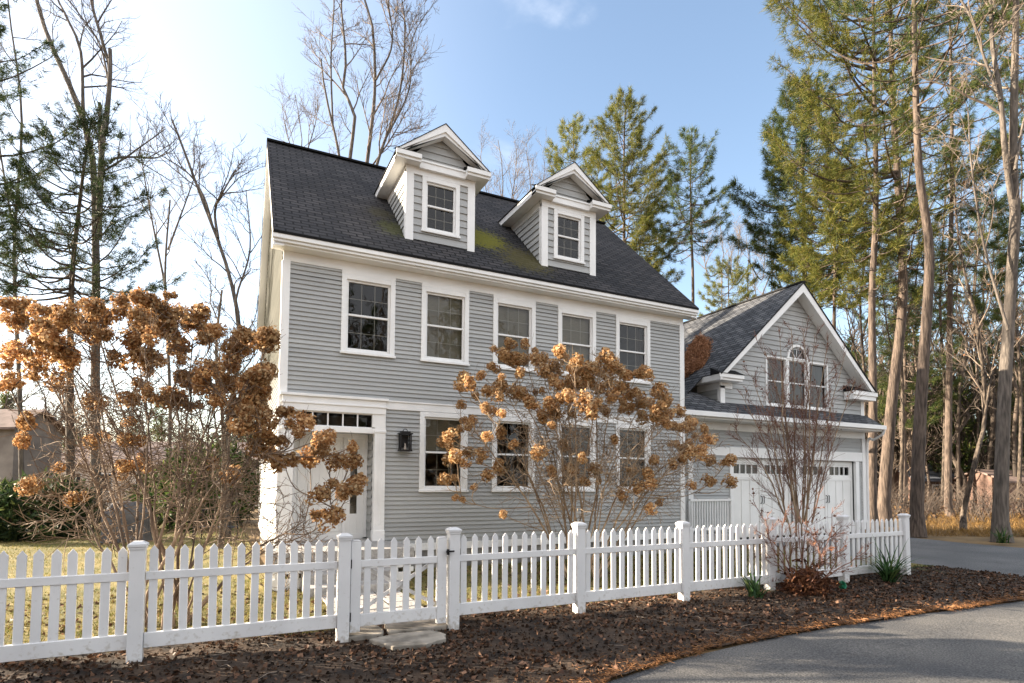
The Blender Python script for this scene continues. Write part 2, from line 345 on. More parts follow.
for k in range(9):
    for c in range(3):
        x0 = 1.25+c*.42+.02*rv.random(); y0 = 7.35+k*.36
        path.box(x0, x0+.39, y0, y0+.33, -.01, .034+.01*rv.random())
tag(path.build('path', M['granite'], None, .008), kind='structure')
def ground_z(x, y):
    a, b = road_edge(x), 7.45+.35*fbm(x, 9, .7)
    return verge_z(x, y, (y-a)/(b-a)) if a < y < b else .02

# ------------------------------------------------------------------ house
XL, XR, YF, YB = .745, 10.665, 11.5, 19.3
house = thing('house', (5.7, 15.4, 0), 'grey clapboard house with white trim, two roof dormers and an attached two-door garage', 'house')
def siding(mb, P, spans, z0, z1, expo, opens=(), proud=.026, mi=0):
    """Lapped boards. P(u,z,d) gives a point; spans(z)->(u0,u1); openings (u0,u1,z0,z1) are left out."""
    n = max(1, round((z1-z0)/expo)); e = (z1-z0)/n
    for k in range(n):
        za, zb = z0+k*e, z0+(k+1)*e
        cuts = sorted({za, zb} | {z for o in opens for z in o[2:4] if za+1e-4 < z < zb-1e-4})
        for a, b in zip(cuts, cuts[1:]):
            zm = (a+b)/2; lo0, hi0 = spans(a); lo1, hi1 = spans(b)
            seg = [(0., 1.)]; w = max(1e-6, hi0-lo0)
            us = []
            cur = lo0
            for o in sorted(o for o in opens if o[2] < zm < o[3]):
                us.append((cur, o[0])); cur = o[1]
            us.append((cur, hi0))
            da = proud*(1-(a-za)/e)-.006; db = proud*(1-(b-za)/e)-.006
            for i, (u, v) in enumerate(us):
                if v-u < 1e-3: continue
                u2 = lo1 if (i == 0) else u; v2 = hi1 if (i == len(us)-1) else v
                if v2 <= u2: v2 = u2+1e-3
                mb.poly([P(u, a, da), P(v, a, da), P(v2, b, db), P(u2, b, db)], mi)
                if a == za: mb.poly([P(u, a, -.012), P(v, a, -.012), P(v, a, da), P(u, a, da)], mi)
WX = [(1.83, 2.905), (3.465, 4.54), (5.12, 6.195), (6.80, 7.875), (8.475, 9.55)]
def sash_window(parent, x0, x1, z0, z1, Y, cols=3, rows=2, blind=None, cas=.10, sill=True, name='window', panes=True, grid=True, s=.04):
    """Double-hung window facing -Y. Casing stands proud of the wall at Y; pane, blind and sill are its own pieces."""
    mb = MB(); p = .035
    mb.box(x0, x0+cas, Y-p, Y+.03, z0, z1); mb.box(x1-cas, x1, Y-p, Y+.03, z0, z1)
    mb.box(x0+cas, x1-cas, Y-p, Y+.03, z1-cas, z1); mb.box(x0+cas, x1-cas, Y-p, Y+.03, z0, z0+.07)
    a, b, c, d = x0+cas, x1-cas, z0+.07, z1-cas; zm = (c+d)/2+.01
    for (u, v, w, x) in ((a, a+s, c, d), (b-s, b, c, d), (a+s, b-s, d-s, d), (a+s, b-s, c, c+s+.015)): mb.box(u, v, Y+.012, Y+.07, w, x)
    mb.box(a+s, b-s, Y+.004, Y+.06, zm-.02, zm+.02)
    mu = MB()
    if grid:
        for q in range(1, cols):
            xx = a+s+(b-a-2*s)*q/cols; mu.box(xx-.006, xx+.006, Y+.056, Y+.060, c+s, zm-.02); mu.box(xx-.006, xx+.006, Y+.056, Y+.060, zm+.02, d-s)
        for (lo, hi) in ((c+s+.015, zm-.02), (zm+.02, d-s)):
            for q in range(1, rows):
                zz = lo+(hi-lo)*q/rows; mu.box(a+s, b-s, Y+.0615, Y+.065, zz-.006, zz+.006)
    w = mb.build(name, M['trim'], parent, .004)
    if grid: mu.build('muntins', M['muntin'], w)
    if sill:
        sb = MB(); sb.box(x0-.02, x1+.02, Y-.065, Y-.0355, z0-.005, z0+.038); sb.build('sill', M['trim'], w, .004)
    g = MB(); g.poly([(a+s, Y+.050, c+s), (b-s, Y+.050, c+s), (b-s, Y+.050, d-s), (a+s, Y+.050, d-s)]); g.build('pane', M['glass'], w)
    k = MB(); mt = M['dark']
    if blind in ('blind', 'curtain'):
        k.poly([(a, Y+.13, c), (b, Y+.13, c), (b, Y+.13, d), (a, Y+.13, d)]); k.build('blind', M[blind], w)
    elif blind == 'half':
        k.poly([(a, Y+.13, zm), (b, Y+.13, zm), (b, Y+.13, d), (a, Y+.13, d)]); k.build('blind', M['blind'], w)
    elif blind == 'drape':
        for (u, v) in ((a, a+.16), (b-.22, b)):
            n = 14
            for i in range(n):
                p0 = u+(v-u)*i/n; p1 = u+(v-u)*(i+1)/n; y0 = Y+.16+.03*math.sin(i*1.9); y1 = Y+.16+.03*math.sin((i+1)*1.9)
                k.poly([(p0, y0, c), (p1, y1, c), (p1, y1, d), (p0, y0, d)])
        k.build('curtain', M['curtain'], w)
    return w
lowers = [(1.615, 3.24)]*4
opens = [(a+.05, b-.05, 4.40, 5.90) for a, b in WX]+[(a+.05, b-.05, 1.66, 3.19) for a, b in WX[1:]]+[(.80, 2.74, .3, 3.46)]
mb = MB(); siding(mb, lambda u, z, d: (u, YF-d, z), lambda z: (XL+.1, XR-.1), .55, 6.06, .089, opens)
mb.build('front_wall', M['siding'], house)
RS = .941; ZE, YE0, YR, ZR = 6.43, 11.12, 15.38, 10.44
def roofz(y): return ZE+RS*(y-YE0) if y < YR else ZE+RS*(2*YR-y-YE0)
mb = MB()
siding(mb, lambda u, z, d: (XL-d, u, z), lambda z: (YF+.1, YB-.1), .55, 6.35, .089)
siding(mb, lambda u, z, d: (XL-d, u, z), lambda z: (YF+max(0, (z-6.35)/RS)-.08, YB-max(0, (z-6.35)/RS)+.08), 6.35, 9.95, .089)
mb.build('gable_wall', M['siding'], house)
mb = MB()                                             # far end and rear, closing the shell
mb.extrude([(XR, YF+.02, .3), (XR, YB, .3), (XR, YB, 6.2), (XR, YR, 10.2), (XR, YF+.02, 6.2)], (-.05, 0, 0))
mb.box(XL+.03, XR-.05, YB-.05, YB, .3, 6.25)
mb.build('rear_wall', M['siding'], house)
mb = MB(); mb.box(XL+.03, XR-.05, YF+.1, YB-.05, 3.3, 3.4); mb.box(XL+.03, XR-.05, YF+.1, YB-.05, .5, .6); mb.box(XL+.03, XR-.05, YF+.1, YB-.05, 6.15, 6.2)
mb.build('floor', M['dark'], house)
def slope(mb, x0, x1, ya, za, yb, zb, t, mi=0, uv=True):
    """Sloping slab between two level lines; t is its thickness below. Top face carries metric UVs."""
    L = math.hypot(yb-ya, zb-za)
    mb.poly([(x0, ya, za), (x1, ya, za), (x1, yb, zb), (x0, yb, zb)], mi, [(x0, 0), (x1, 0), (x1, L), (x0, L)])
    mb.poly([(x0, ya, za-t), (x0, yb, zb-t), (x1, yb, zb-t), (x1, ya, za-t)], mi)
    mb.poly([(x0, ya, za-t), (x1, ya, za-t), (x1, ya, za), (x0, ya, za)], mi)
    mb.poly([(x0, ya, za-t), (x0, ya, za), (x0, yb, zb), (x0, yb, zb-t)], mi); mb.poly([(x1, ya, za-t), (x1, yb, zb-t), (x1, yb, zb), (x1, ya, za)], mi)
    mb.poly([(x0, yb, zb-t), (x0, yb, zb), (x1, yb, zb), (x1, yb, zb-t)], mi)
XO0, XO1 = .53, 10.88
mb = MB(); slope(mb, XO0, XO1, YE0, ZE, YR, ZR, .05); slope(mb, XO0, XO1, 2*YR-YE0, ZE, YR, ZR, .05)
mb.box(XO0, XO1, YR-.09, YR+.09, ZR-.02, ZR+.03)
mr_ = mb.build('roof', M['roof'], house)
# moss coordinates are in object space: shift them to the house origin
for nd in M['roof'].node_tree.nodes:
    if nd.type == 'VECT_MATH':
        v = nd.inputs[1].default_value; nd.inputs[1].default_value = (v[0]-5.7, v[1]-15.4, v[2])
for (ya, za, yb, zb) in ((YE0+.06, ZE, YR, ZR), (2*YR-YE0-.06, ZE, YR, ZR)):
    for (x0, x1, x2, x3) in ((XO0+.012, XO0+.04, XO0+.04, XL-.018), (XO1-.04, XO1-.012, XR+.004, XO1-.04)):
        mb = MB(); slope(mb, x0, x1, ya, za-.053, yb, zb-.053, .22); slope(mb, x2, x3, ya, za-.23, yb, zb-.23, .02)
        mb.build('rake_board', M['trim'], house)
mb = MB(); mb.box(XO0, XO1, 11.215, 11.498, 6.205, 6.385); mb.box(XO0-.01, XO1+.01, 11.13, 11.213, 6.30, 6.405); mb.box(XO0, XO1, 11.165, 11.213, 6.245, 6.298)
mb.build('eave', M['trim'], house, .006)
mb = MB(); mb.box(XO0, XO1, YB+.02, YB+.26, 6.2, 6.38); mb.build('eave', M['trim'], house, .006)
mb = MB(); mb.box(XL, XR, YF-.02, YF+.04, 6.02, 6.203)
for x in np.linspace(XL, XR, 7)[1:-1]: mb.box(x-.003, x+.003, YF-.023, YF-.021, 6.02, 6.2)
for a, b in WX: mb.box(a, b, YF-.03, YF+.03, 5.952, 6.018)
mb.build('frieze', M['trim'], house)
for (x0, x1) in ((XL-.025, XL+.125), (XR-.125, XR+.025)):
    mb = MB(); mb.box(x0, x1, YF-.032, YF+.12, .552, 6.018); mb.build('corner_board', M['trim'], house, .005)
mb = MB(); mb.box(XL-.025, XL+.1, YB-.12, YB+.02, .55, 6.2); mb.build('corner_board', M['trim'], house)
mb = MB(); cur = 2.74
mb.box(2.75, XR-.126, YF-.036, YF+.02, 3.29, 3.46); mb.box(2.75, XR-.126, YF-.055, YF-.0365, 3.44, 3.475)
mb.build('belt_band', M['trim'], house, .004)
mb = MB(); mb.box(2.745, XR, YF-.03, YF+.02, .40, .548); mb.box(XL-.03, XL+.02, YF, YB, .40, .548); mb.build('skirt_board', M['trim'], house, .004)
mb = MB(); mb.box(XL+.02, XR-.02, YF+.02, YB-.02, -.1, .40); mb.build('foundation', M['stone'], house)
for i, (a, b) in enumerate(WX): sash_window(house, a, b, 4.35, 5.95, YF, blind=(None, 'blind', 'blind', 'blind', 'drape')[i])
for i, (a, b) in enumerate(WX[1:]): sash_window(house, a, b, 1.61, 3.285, YF, blind=('half', None, 'curtain', 'curtain')[i])
# entry: recess with pilasters, transom, door and sidelight
ent = MB()
ent.box(.78, 1.0, YF-.07, YF+.1, .66, 2.90); ent.box(2.52, 2.74, YF-.07, YF+.1, .66, 2.90)
for x0 in (.78, 2.52):
    ent.box(x0-.01, x0+.23, YF-.08, YF+.1, .62, .84); ent.box(x0-.01, x0+.23, YF-.085, YF+.1, 2.80, 2.85)
    for k in range(3): ent.box(x0+.05+k*.05, x0+.07+k*.05, YF-.078, YF-.0705, .95, 2.7)
ent.box(.78, 2.74, YF-.08, YF+.05, 3.17, 3.44); ent.box(.74, 2.78, YF-.12, YF+.05, 3.441, 3.49); ent.box(.76, 2.76, YF-.10, YF+.05, 3.30, 3.33)
ent.box(1.0, 2.52, YF-.06, YF+.05, 2.78, 2.885); ent.box(.78, 1.05, YF-.06, YF+.05, 2.9, 3.17); ent.box(2.47, 2.74, YF-.06, YF+.05, 2.9, 3.17)
ent.build('door_surround', M['trim'], house, .005)
tr = MB()
for k in range(1, 5):
    x = 1.05+1.42*k/5; tr.box(x-.013, x+.013, YF-.03, YF+.03, 2.885, 3.17)
tr.box(1.05, 2.47, YF-.028, YF+.028, 3.15, 3.169); tr.box(1.05, 2.47, YF-.028, YF+.028, 2.886, 2.903)
t_ = tr.build('transom', M['trim'], house); gm = MB(); gm.poly([(1.05, YF+.0, 2.885), (2.47, YF+.0, 2.885), (2.47, YF, 3.17), (1.05, YF, 3.17)]); gm.build('pane', M['glass'], t_)
rc = MB(); siding(rc, lambda u, z, d: (2.52-d, u, z), lambda z: (YF+.1, 12.3), .66, 2.8, .165); siding(rc, lambda u, z, d: (1.0+d, u, z), lambda z: (YF+.1, 12.3), .66, 2.8, .165)
rc.box(.95, 2.56, YF+.05, 12.4, 2.80, 2.86); rc.build('entry_recess_wall', M['siding'], house)
dw = MB()
dw.box(1.02, 1.10, 12.02, 12.12, .66, 2.72); dw.box(2.44, 2.51, 12.02, 12.12, .66, 2.72); dw.box(1.02, 2.51, 12.02, 12.12, 2.72, 2.80); dw.box(2.02, 2.07, 12.02, 12.1, .66, 2.72); dw.box(1.10, 2.44, 12.03, 12.12, .62, .74)
dw.build('door_frame', M['trim'], house, .004)
dr = MB(); dr.box(1.10, 2.02, 12.06, 12.11, .74, 2.72)
for (a, b, c, d) in ((1.14, 1.98, .80, .82), (1.14, 1.98, 2.62, 2.64), (1.14, 1.16, .80, 2.64), (1.96, 1.98, .80, 2.64)): dr.box(a, b, 12.045, 12.059, c, d)
for k in range(1, 6): dr.box(1.16+k*.134-.004, 1.16+k*.134+.004, 12.052, 12.0595, .83, 2.61)
d_ = dr.build('front_door', M['door'], house, .003)
hd = MB(); hd.cyl((1.93, 12.06, 1.62), (1.93, 11.98, 1.62), .022); hd.cyl((1.93, 11.98, 1.62), (1.93, 11.95, 1.62), .034); hd.box(1.905, 1.955, 12.045, 12.06, 1.52, 1.75); hd.build('door_handle', M['black'], d_)
sl = MB(); sl.box(2.07, 2.17, 12.05, 12.1, .74, 2.72); sl.box(2.31, 2.44, 12.05, 12.1, .74, 2.72); sl.box(2.17, 2.31, 12.05, 12.1, .74, 1.15); sl.box(2.17, 2.31, 12.05, 12.1, 2.5, 2.72)
s_ = sl.build('sidelight', M['door'], house, .003); gm = MB(); gm.poly([(2.17, 12.08, 1.15), (2.31, 12.08, 1.15), (2.31, 12.08, 2.5), (2.17, 12.08, 2.5)]); gm.build('pane', M['glass'], s_)
bk = MB(); bk.box(.95, 2.56, 12.42, 12.45, .6, 3.2); bk.build('hall_wall', M['blind'], house)
st = MB(); st.box(.55, 2.98, 10.1, YF-.1, .46, .63); st.build('stoop', M['granite'], house, .01); st = MB(); st.box(.78, 2.74, YF-.1, 12.02, .5, .64); st.build('threshold', M['granite'], house, .01)
st = MB(); st.box(.6, 2.93, 10.14, 10.19, .02, .20); st.box(.6, 2.93, 10.14, 10.19, .28, .455); st.box(.6, .65, 10.19, YF-.1, .02, .455); st.box(2.88, 2.93, 10.19, YF-.1, .02, .455)
for k in range(9): x = .64+k*.28; st.box(x, x+.1, 10.145, 10.185, .20, .28)
st.build('stoop_skirt', M['trim'], house)
for k, (y0, y1, z1) in enumerate(((9.72, 10.12, .31), (9.34, 9.73, .16))):
    st = MB(); st.box(1.05, 2.55, y0, y1, -.02, z1); st.build('step', M['granite'], house, .012)
ln = MB(); ln.box(3.05, 3.21, YF-.05, YF-.015, 2.52, 2.78)
for (x, y) in ((3.02, -.20), (3.23, -.20), (3.02, -.07), (3.23, -.07)): ln.box(x-.012, x+.012, YF+y-.012, YF+y+.012, 2.46, 2.79)
ln.box(2.995, 3.255, YF-.225, YF-.045, 2.44, 2.47); ln.box(2.985, 3.265, YF-.235, YF-.035, 2.785, 2.81); ln.box(3.03, 3.22, YF-.2, YF-.07, 2.81, 2.845)
for k in range(10):
    a0, a1 = math.pi*k/10, math.pi*(k+1)/10
    ln.cyl((3.125+.045*math.cos(a0), YF-.135, 2.845+.05*math.sin(a0)), (3.125+.045*math.cos(a1), YF-.135, 2.845+.05*math.sin(a1)), .008, n=6)
l_ = ln.build('wall_lantern', M['black'], house); gm = MB(); gm.cyl((3.125, YF-.135, 2.47), (3.125, YF-.135, 2.60), .03, .012); gm.build('bulb', M['lamp'], l_)
# ---- dormers
def dormer(xa, xb):
    cx = (xa+xb)/2; Y = 11.77; zt = 8.64
    dm = MB()
    wx0, wx1, wz0, wz1 = cx-.435, cx+.435, 7.25, 8.48
    siding(dm, lambda u, z, d: (u, Y-d, z), lambda z: (xa+.1, xb-.1), 7.05, 8.5, .165, [(wx0+.05, wx1-.05, wz0+.05, wz1-.05)])
    for (x, s) in ((xa, -1), (xb, 1)):
        siding(dm, lambda u, z, d, x=x, s=s: (x+s*d, u, z), lambda z: (Y+.08, max(Y+.09, YE0+(z-ZE)/RS+.12)), 7.05, 8.62, .165)
    siding(dm, lambda u, z, d: (u, Y-.004-d, z), lambda z: (cx-max(.02, .82*(9.56-z)/.82), cx+max(.02, .82*(9.56-z)/.82)), 8.74, 9.54, .165)
    d = dm.build('dormer', M['siding'], house)
    t = MB()
    t.box(xa-.02, xa+.155, Y-.03, Y+.1, 7.0, 8.56); t.box(xb-.155, xb+.02, Y-.03, Y+.1, 7.0, 8.56)
    t.box(xa-.02, xb+.02, Y-.033, Y+.05, 8.482, 8.64)
    for (x0, x1) in ((xa-.018, xa+.01), (xb-.01, xb+.018)): t.extrude([(x0, Y+.1, 8.45), (x0, 13.3, 8.45), (x0, 13.5, 8.64), (x0, Y+.1, 8.64)], (x1-x0, 0, 0))
    t.box(cx-.53, cx+.53, Y-.12, Y-.034, 8.60, 8.76); t.box(cx-.53, cx+.53, Y-.14, Y-.034, 8.735, 8.775)
    e0, e1 = cx-1.06, cx+1.06
    for (x0, x1, s) in ((e0, xa-.02, 1), (xb+.02, e1, -1)):
        t.box(x0, x1, 11.52, 13.60, 8.64, 8.785)
        (a, b) = (e0, cx-.531) if s == 1 else (cx+.531, e1)
        t.box(a, b, 11.515, Y-.036, 8.642, 8.79); t.box(a-.02, b+.0 if s == 1 else b+.02, 11.475, 11.5145, 8.70, 8.80)
    for s in (-1, 1):                               # raking boards of the pediment, two steps
        P = lambda x, z, y: (cx+s*x, y, z)
        for (y0, dy, hi, lo) in ((11.50, .035, 0, .12), (11.535, .20, .10, .20)):
            t.extrude([P(0, 9.62-hi, y0), P(1.07, 8.79-hi+.0, y0), P(1.07-.02, max(8.79-lo, 8.765), y0), P(0, 9.62-lo-.05, y0)], (0, dy, 0))
    t.build('dormer_trim', M['trim'], d)
    r = MB()
    L = math.hypot(1.10, .86)
    for s in (-1, 1):
        ridge_y0, ridge_y1, ey1 = 11.485, 14.62, 13.70
        a, b, c, e = (cx+s*1.085, ridge_y0, 8.795), (cx, ridge_y0, 9.637), (cx, ridge_y1, 9.637), (cx+s*1.085, ey1, 8.795)
        r.poly([a, b, c, e], 0, [(0, 0), (0, L), (3.1, L), (2.2, 0)])
        dn = (0, 0, -.014); lo = [tuple(np.array(q)+dn) for q in (a, b, c, e)]
        r.poly([a, lo[0], lo[1], b]); r.poly(lo[::-1]); r.poly([a, e, lo[3], lo[0]])
        x0, x1 = (e0-.03, cx-.525) if s == -1 else (cx+.525, e1+.03)
        r.poly([(x0, 11.465, 8.803), (x1, 11.465, 8.803), (x1, Y-.0, 8.93), (x0, Y-.0, 8.93)], 0, [(0, 0), (.5, 0), (.5, .3), (0, .3)])
        xe = x1 if s == -1 else x0
        r.poly([(xe, 11.465, 8.803), (xe, Y, 8.803), (xe, Y, 8.93)])
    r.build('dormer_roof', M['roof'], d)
    sash_window(d, wx0, wx1, wz0, wz1, Y, blind=None, cas=.095, name='dormer_window')
    return d
def flat_window_children():
    """A window inside a dormer keeps its pane and sill as pieces of the dormer."""
    for o in list(bpy.data.objects):
        if o.parent and o.parent.name.startswith('dormer_window'): o.parent = o.parent.parent
dormer(3.18, 4.74); dormer(6.51, 8.03)
flat_window_children()
# ---- attached garage
YG, GL, GR, GC = 12.2, 12.74, 19.40, 15.95
gs = .895
def gz(x): return 8.17-gs*abs(x-GC)
mb = MB()
gd = [(13.16, 15.86, .0, 2.60), (16.18, 18.92, .0, 2.60)]
siding(mb, lambda u, z, d: (u, YG-d, z), lambda z: (XR, GR), .37, 3.62, .092, gd)
def gspan(z):
    h = max(.02, (7.98-z)/gs); return (max(GL, GC-h), min(GR, GC+h))
siding(mb, lambda u, z, d: (u, YG-d, z), gspan, 4.05, 7.95, .15, [(14.74, 17.44, 4.28, 5.72), (15.62, 16.52, 5.70, 6.10)])
siding(mb, lambda u, z, d: (GL-d, u, z), lambda z: (YG+.1, 14.5), 4.0, 4.95, .15)
mb.build('garage_wall', M['siding'], house)
mb = MB(); mb.box(GR-.04, GR, YG+.03, 17.6, .1, 4.95); mb.box(XR, GR-.04, 17.55, 17.6, .1, 4.95); mb.extrude([(GL, 17.6, 4.9), (GR, 17.6, 4.9), (GC, 17.6, 7.95)], (0, -.04, 0)); mb.build('garage_rear_wall', M['siding'], house)
mb = MB(); mb.box(XR, GR, YG+.25, YG+.28, .1, 2.9); mb.box(14.4, 17.6, YG+.6, YG+.63, 4.1, 6.4); mb.build('garage_dark_backing', M['dark'], house)  # near-black sheets painting the unlit garage interior behind the panes
mb = MB()
def gslope(xa, za, xb, zb, y0, y1, t):
    L = math.hypot(xb-xa, zb-za)
    mb.poly([(xa, y0, za), (xb, y0, zb), (xb, y1, zb), (xa, y1, za)], 0, [(y0, 0), (y0, L), (y1, L), (y1, 0)])
    mb.poly([(xa, y0, za-t), (xa, y1, za-t), (xb, y1, zb-t), (xb, y0, zb-t)])
    mb.poly([(xa, y0, za-t), (xb, y0, zb-t), (xb, y0, zb), (xa, y0, za)]); mb.poly([(xa, y0, za-t), (xa, y0, za), (xa, y1, za), (xa, y1, za-t)])
gslope(12.38, 4.98, GC, 8.185, 11.81, 17.9, .05); gslope(19.55, 4.98, GC, 8.185, 11.81, 17.9, .05)
gslope(10.70, 8.185-.8977*(GC-10.70), 12.38, 4.98, 12.52, 17.9, .03)
mb.box(GC-.08, GC+.08, 11.81, 17.9, 8.16, 8.21)
PS = .68
vx = lambda y: 12.38+(3.795+PS*(y-11.60)-4.98)/.8977          # valley against the gable roof
cp = [(XR+.03, 11.60), (12.74, 11.60), (12.74, YG+.0), (12.36, 12.53), (vx(12.75), 12.75), (vx(17.8)-.02, 17.8), (XR+.03, 17.8)]
mb.poly([(x, y, 3.795+PS*(y-11.60)) for x, y in cp], 0, [(x, (y-11.6)*1.21) for x, y in cp])
mb.poly([(XR+.03, 11.60, 3.755), (12.74, 11.60, 3.755), (12.74, 11.60, 3.795), (XR+.03, 11.60, 3.795)])
slope(mb, 12.74, GR+.12, 11.60, 3.795, YG, 3.795+PS*.6, .04)
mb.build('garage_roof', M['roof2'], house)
mb = MB()
for s in (-1, 1):
    P = lambda x, z, y: (GC+s*x, y, z)
    mb.extrude([P(0, 8.13, 11.83), P(3.58, 8.13-gs*3.58, 11.83), P(3.58, 7.97-gs*3.58, 11.83), P(0, 7.86, 11.83)], (0, .04, 0))
    mb.extrude([P(0, 8.05, 11.872), P(3.5, 8.05-gs*3.5, 11.872), P(3.5, 7.93-gs*3.5, 11.872), P(0, 7.90, 11.872)], (0, .31, 0))
mb.build('garage_rake_board', M['trim'], house)
mb = MB()
mb.box(12.37, 13.28, 11.86, YG-.02, 4.79, 4.96); mb.box(12.34, 13.31, 11.82, 11.8585, 4.86, 4.975); mb.box(12.37, GL-.02, YG-.02, 13.0, 4.79, 4.95)
mb.box(GL-.02, GL+.16, YG-.03, YG+.1, 4.12, 4.70); mb.box(GL-.02, 13.2, YG-.03, YG-.0, 4.62, 4.788); mb.box(GL-.03, GL-.0, YG, 13.1, 4.6, 4.788)
mb.build('garage_eave_return', M['trim'], house, .005)
mb = MB(); mb.box(18.36, 19.58, 11.86, YG-.02, 4.66, 4.93); mb.box(18.33, 19.62, 11.82, 11.8585, 4.80, 4.945); mb.box(GR-.16, GR+.02, YG-.03, YG+.1, 4.1, 4.66)
mb.build('garage_eave_return', M['trim'], house, .005)
mb = MB()
for (x0, x1, z) in ((12.33, 13.32, 4.98), (18.32, 19.63, 4.95)): mb = MB(); mb.extrude([(x0, 11.8, z), (x0, YG-.02, z), (x0, YG-.02, z+.2)], (x1-x0, 0, 0)); mb.build('return_roof', M['roof2'], house)
mb = MB(); mb.box(XR+.03, GR+.13, 11.50, 11.60, 3.655, 3.79); mb.box(XR+.03, GR+.1, 11.605, YG-.02, 3.60, 3.66); mb.box(XR+.03, GR+.02, YG-.03, YG+.02, 3.38, 3.598)
mb.build('garage_eave', M['trim'], house, .006)
mb = MB(); mb.box(11.6, 13.06, YG-.035, YG+.02, 2.64, 2.88); mb.box(13.06, GR-.16, YG-.045, YG+.02, 2.60, 2.90); mb.box(13.06, 13.20, YG-.04, YG+.05, .1, 2.598); mb.box(15.82, 16.22, YG-.04, YG+.05, .1, 2.598); mb.box(18.88, 19.06, YG-.04, YG+.05, .1, 2.598)
mb.build('garage_door_surround', M['trim'], house, .005)
for (x0, x1) in ((GR-.16, GR+.02), (11.45, 11.63)):
    mb = MB(); mb.box(x0, x1, YG-.05, YG+.1, .3, 3.378 if x0 > 15 else 2.638); mb.build('garage_corner_board', M['trim'], house, .005)
mb = MB()
pts = resample([(19.50, 11.56, 3.64), (19.5, 11.62, 3.5), (19.47, 11.95, 3.32), (19.46, 12.12, 3.15), (19.46, 12.14, .2)], 24)
for a, b in zip(pts, pts[1:]): mb.cyl(a, b, .042, n=8)
mb.build('downspout', M['trim'], house, smooth=False)
for (x0, x1) in ((13.20, 15.82), (16.22, 18.88)):
    d = MB(); y = YG+.10; d.box(x0, x1, y, y+.05, .22, 2.06); d.box(x0, x1, y, y+.05, 2.44, 2.60)
    xm = (x0+x1)/2; hw = (x1-x0)/4
    for c in (x0+hw, xm+hw):                       # four lights in the head of each leaf
        d.box(c-hw, c-.5, y, y+.05, 2.06, 2.44); d.box(c+.5, c+hw, y, y+.05, 2.06, 2.44)
        d.box(c-.5, c+.5, y, y+.05, 2.06, 2.13); d.box(c-.5, c+.5, y, y+.05, 2.40, 2.44)
        for k in range(1, 4): d.box(c-.5+k*.25-.02, c-.5+k*.25+.02, y, y+.045, 2.13, 2.40)
        for (a, b, z0, z1) in ((c-hw+.01, c-hw+.11, .24, 2.58), (c+hw-.11, c+hw-.01, .24, 2.58), (c-hw+.11, c+hw-.11, .24, .38), (c-hw+.11, c+hw-.11, 1.94, 2.04), (c-hw+.11, c+hw-.11, 2.46, 2.58)): d.box(a, b, y-.02, y-.001, z0, z1)
        for k in (1, 2): xx = c-hw+.11+k*(2*hw-.22)/3; d.box(xx-.03, xx+.03, y-.016, y-.001, .38, 1.94)
    go = d.build('garage_door', M['door'], house, .003)
    gm = MB()
    for c in (x0+hw, xm+hw): gm.poly([(c-.5, y+.03, 2.13), (c+.5, y+.03, 2.13), (c+.5, y+.03, 2.40), (c-.5, y+.03, 2.40)])
    gm.build('pane', M['glass'], go)
    h = MB()
    for s in (-1, 1):
        pts = [(xm+s*.07, y-.02, 1.22), (xm+s*.05, y-.06, 1.25), (xm+s*.04, y-.065, 1.34), (xm+s*.05, y-.06, 1.43), (xm+s*.07, y-.02, 1.46)]
        for a, b in zip(pts, pts[1:]): h.cyl(a, b, .012, n=6)
    h.build('door_handle', M['black'], go)
gw = MB()
def arch(mb, cx, z, r0, r1, y0, y1, n=16):
    for k in range(n):
        a0, a1 = math.pi*k/n, math.pi*(k+1)/n
        q = [(cx+r*math.cos(a), y0, z+r*math.sin(a)) for r, a in ((r0, a0), (r1, a0), (r1, a1), (r0, a1))]
        mb.extrude(q, (0, y1-y0, 0))
arch(gw, 16.07, 5.80, .40, .475, YG-.045, YG+.04)
for k in (1, 2, 3): a = math.pi*k/4; gw.cyl((16.07, YG+.01, 5.80), (16.07+.4*math.cos(a), YG+.01, 5.80+.4*math.sin(a)), .012, n=6)
gw.box(15.57, 16.57, YG-.05, YG+.03, 5.782, 5.83)
a_ = gw.build('arched_window', M['trim'], house)
gm = MB(); gm.poly([(16.07+.4*math.cos(math.pi*k/16), YG+.02, 5.80+.4*math.sin(math.pi*k/16)) for k in range(17)]); gm.build('pane', M['glass'], a_)
for (x0, x1) in ((14.62, 15.583), (15.617, 16.543), (16.577, 17.54)): sash_window(house, x0, x1, 4.22, 5.78, YG, blind='curtain', cas=.05, name='garage_gable_window', grid=False, s=.024)
for x in (15.6, 16.56): mb = MB(); mb.box(x-.017, x+.017, YG-.03, YG+.03, 4.22, 5.78); mb.build('window_mullion', M['trim'], house)
rl = MB(); y = 11.72
rl.box(11.08, 12.62, y-.04, y+.04, 1.34, 1.40); rl.box(11.08, 12.62, y-.03, y+.03, .55, .61)
for k in range(16): x = 11.14+k*.095; rl.box(x-.016, x+.016, y-.016, y+.016, .61, 1.34)
rl.box(12.56, 12.66, y-.05, y+.05, .45, 1.42)
rl.build('side_stoop_railing', M['trim'], house)
st = MB(); st.box(10.72, 12.68, 11.62, YG-.03, .0, .44); st.build('side_stoop', M['granite'], house)

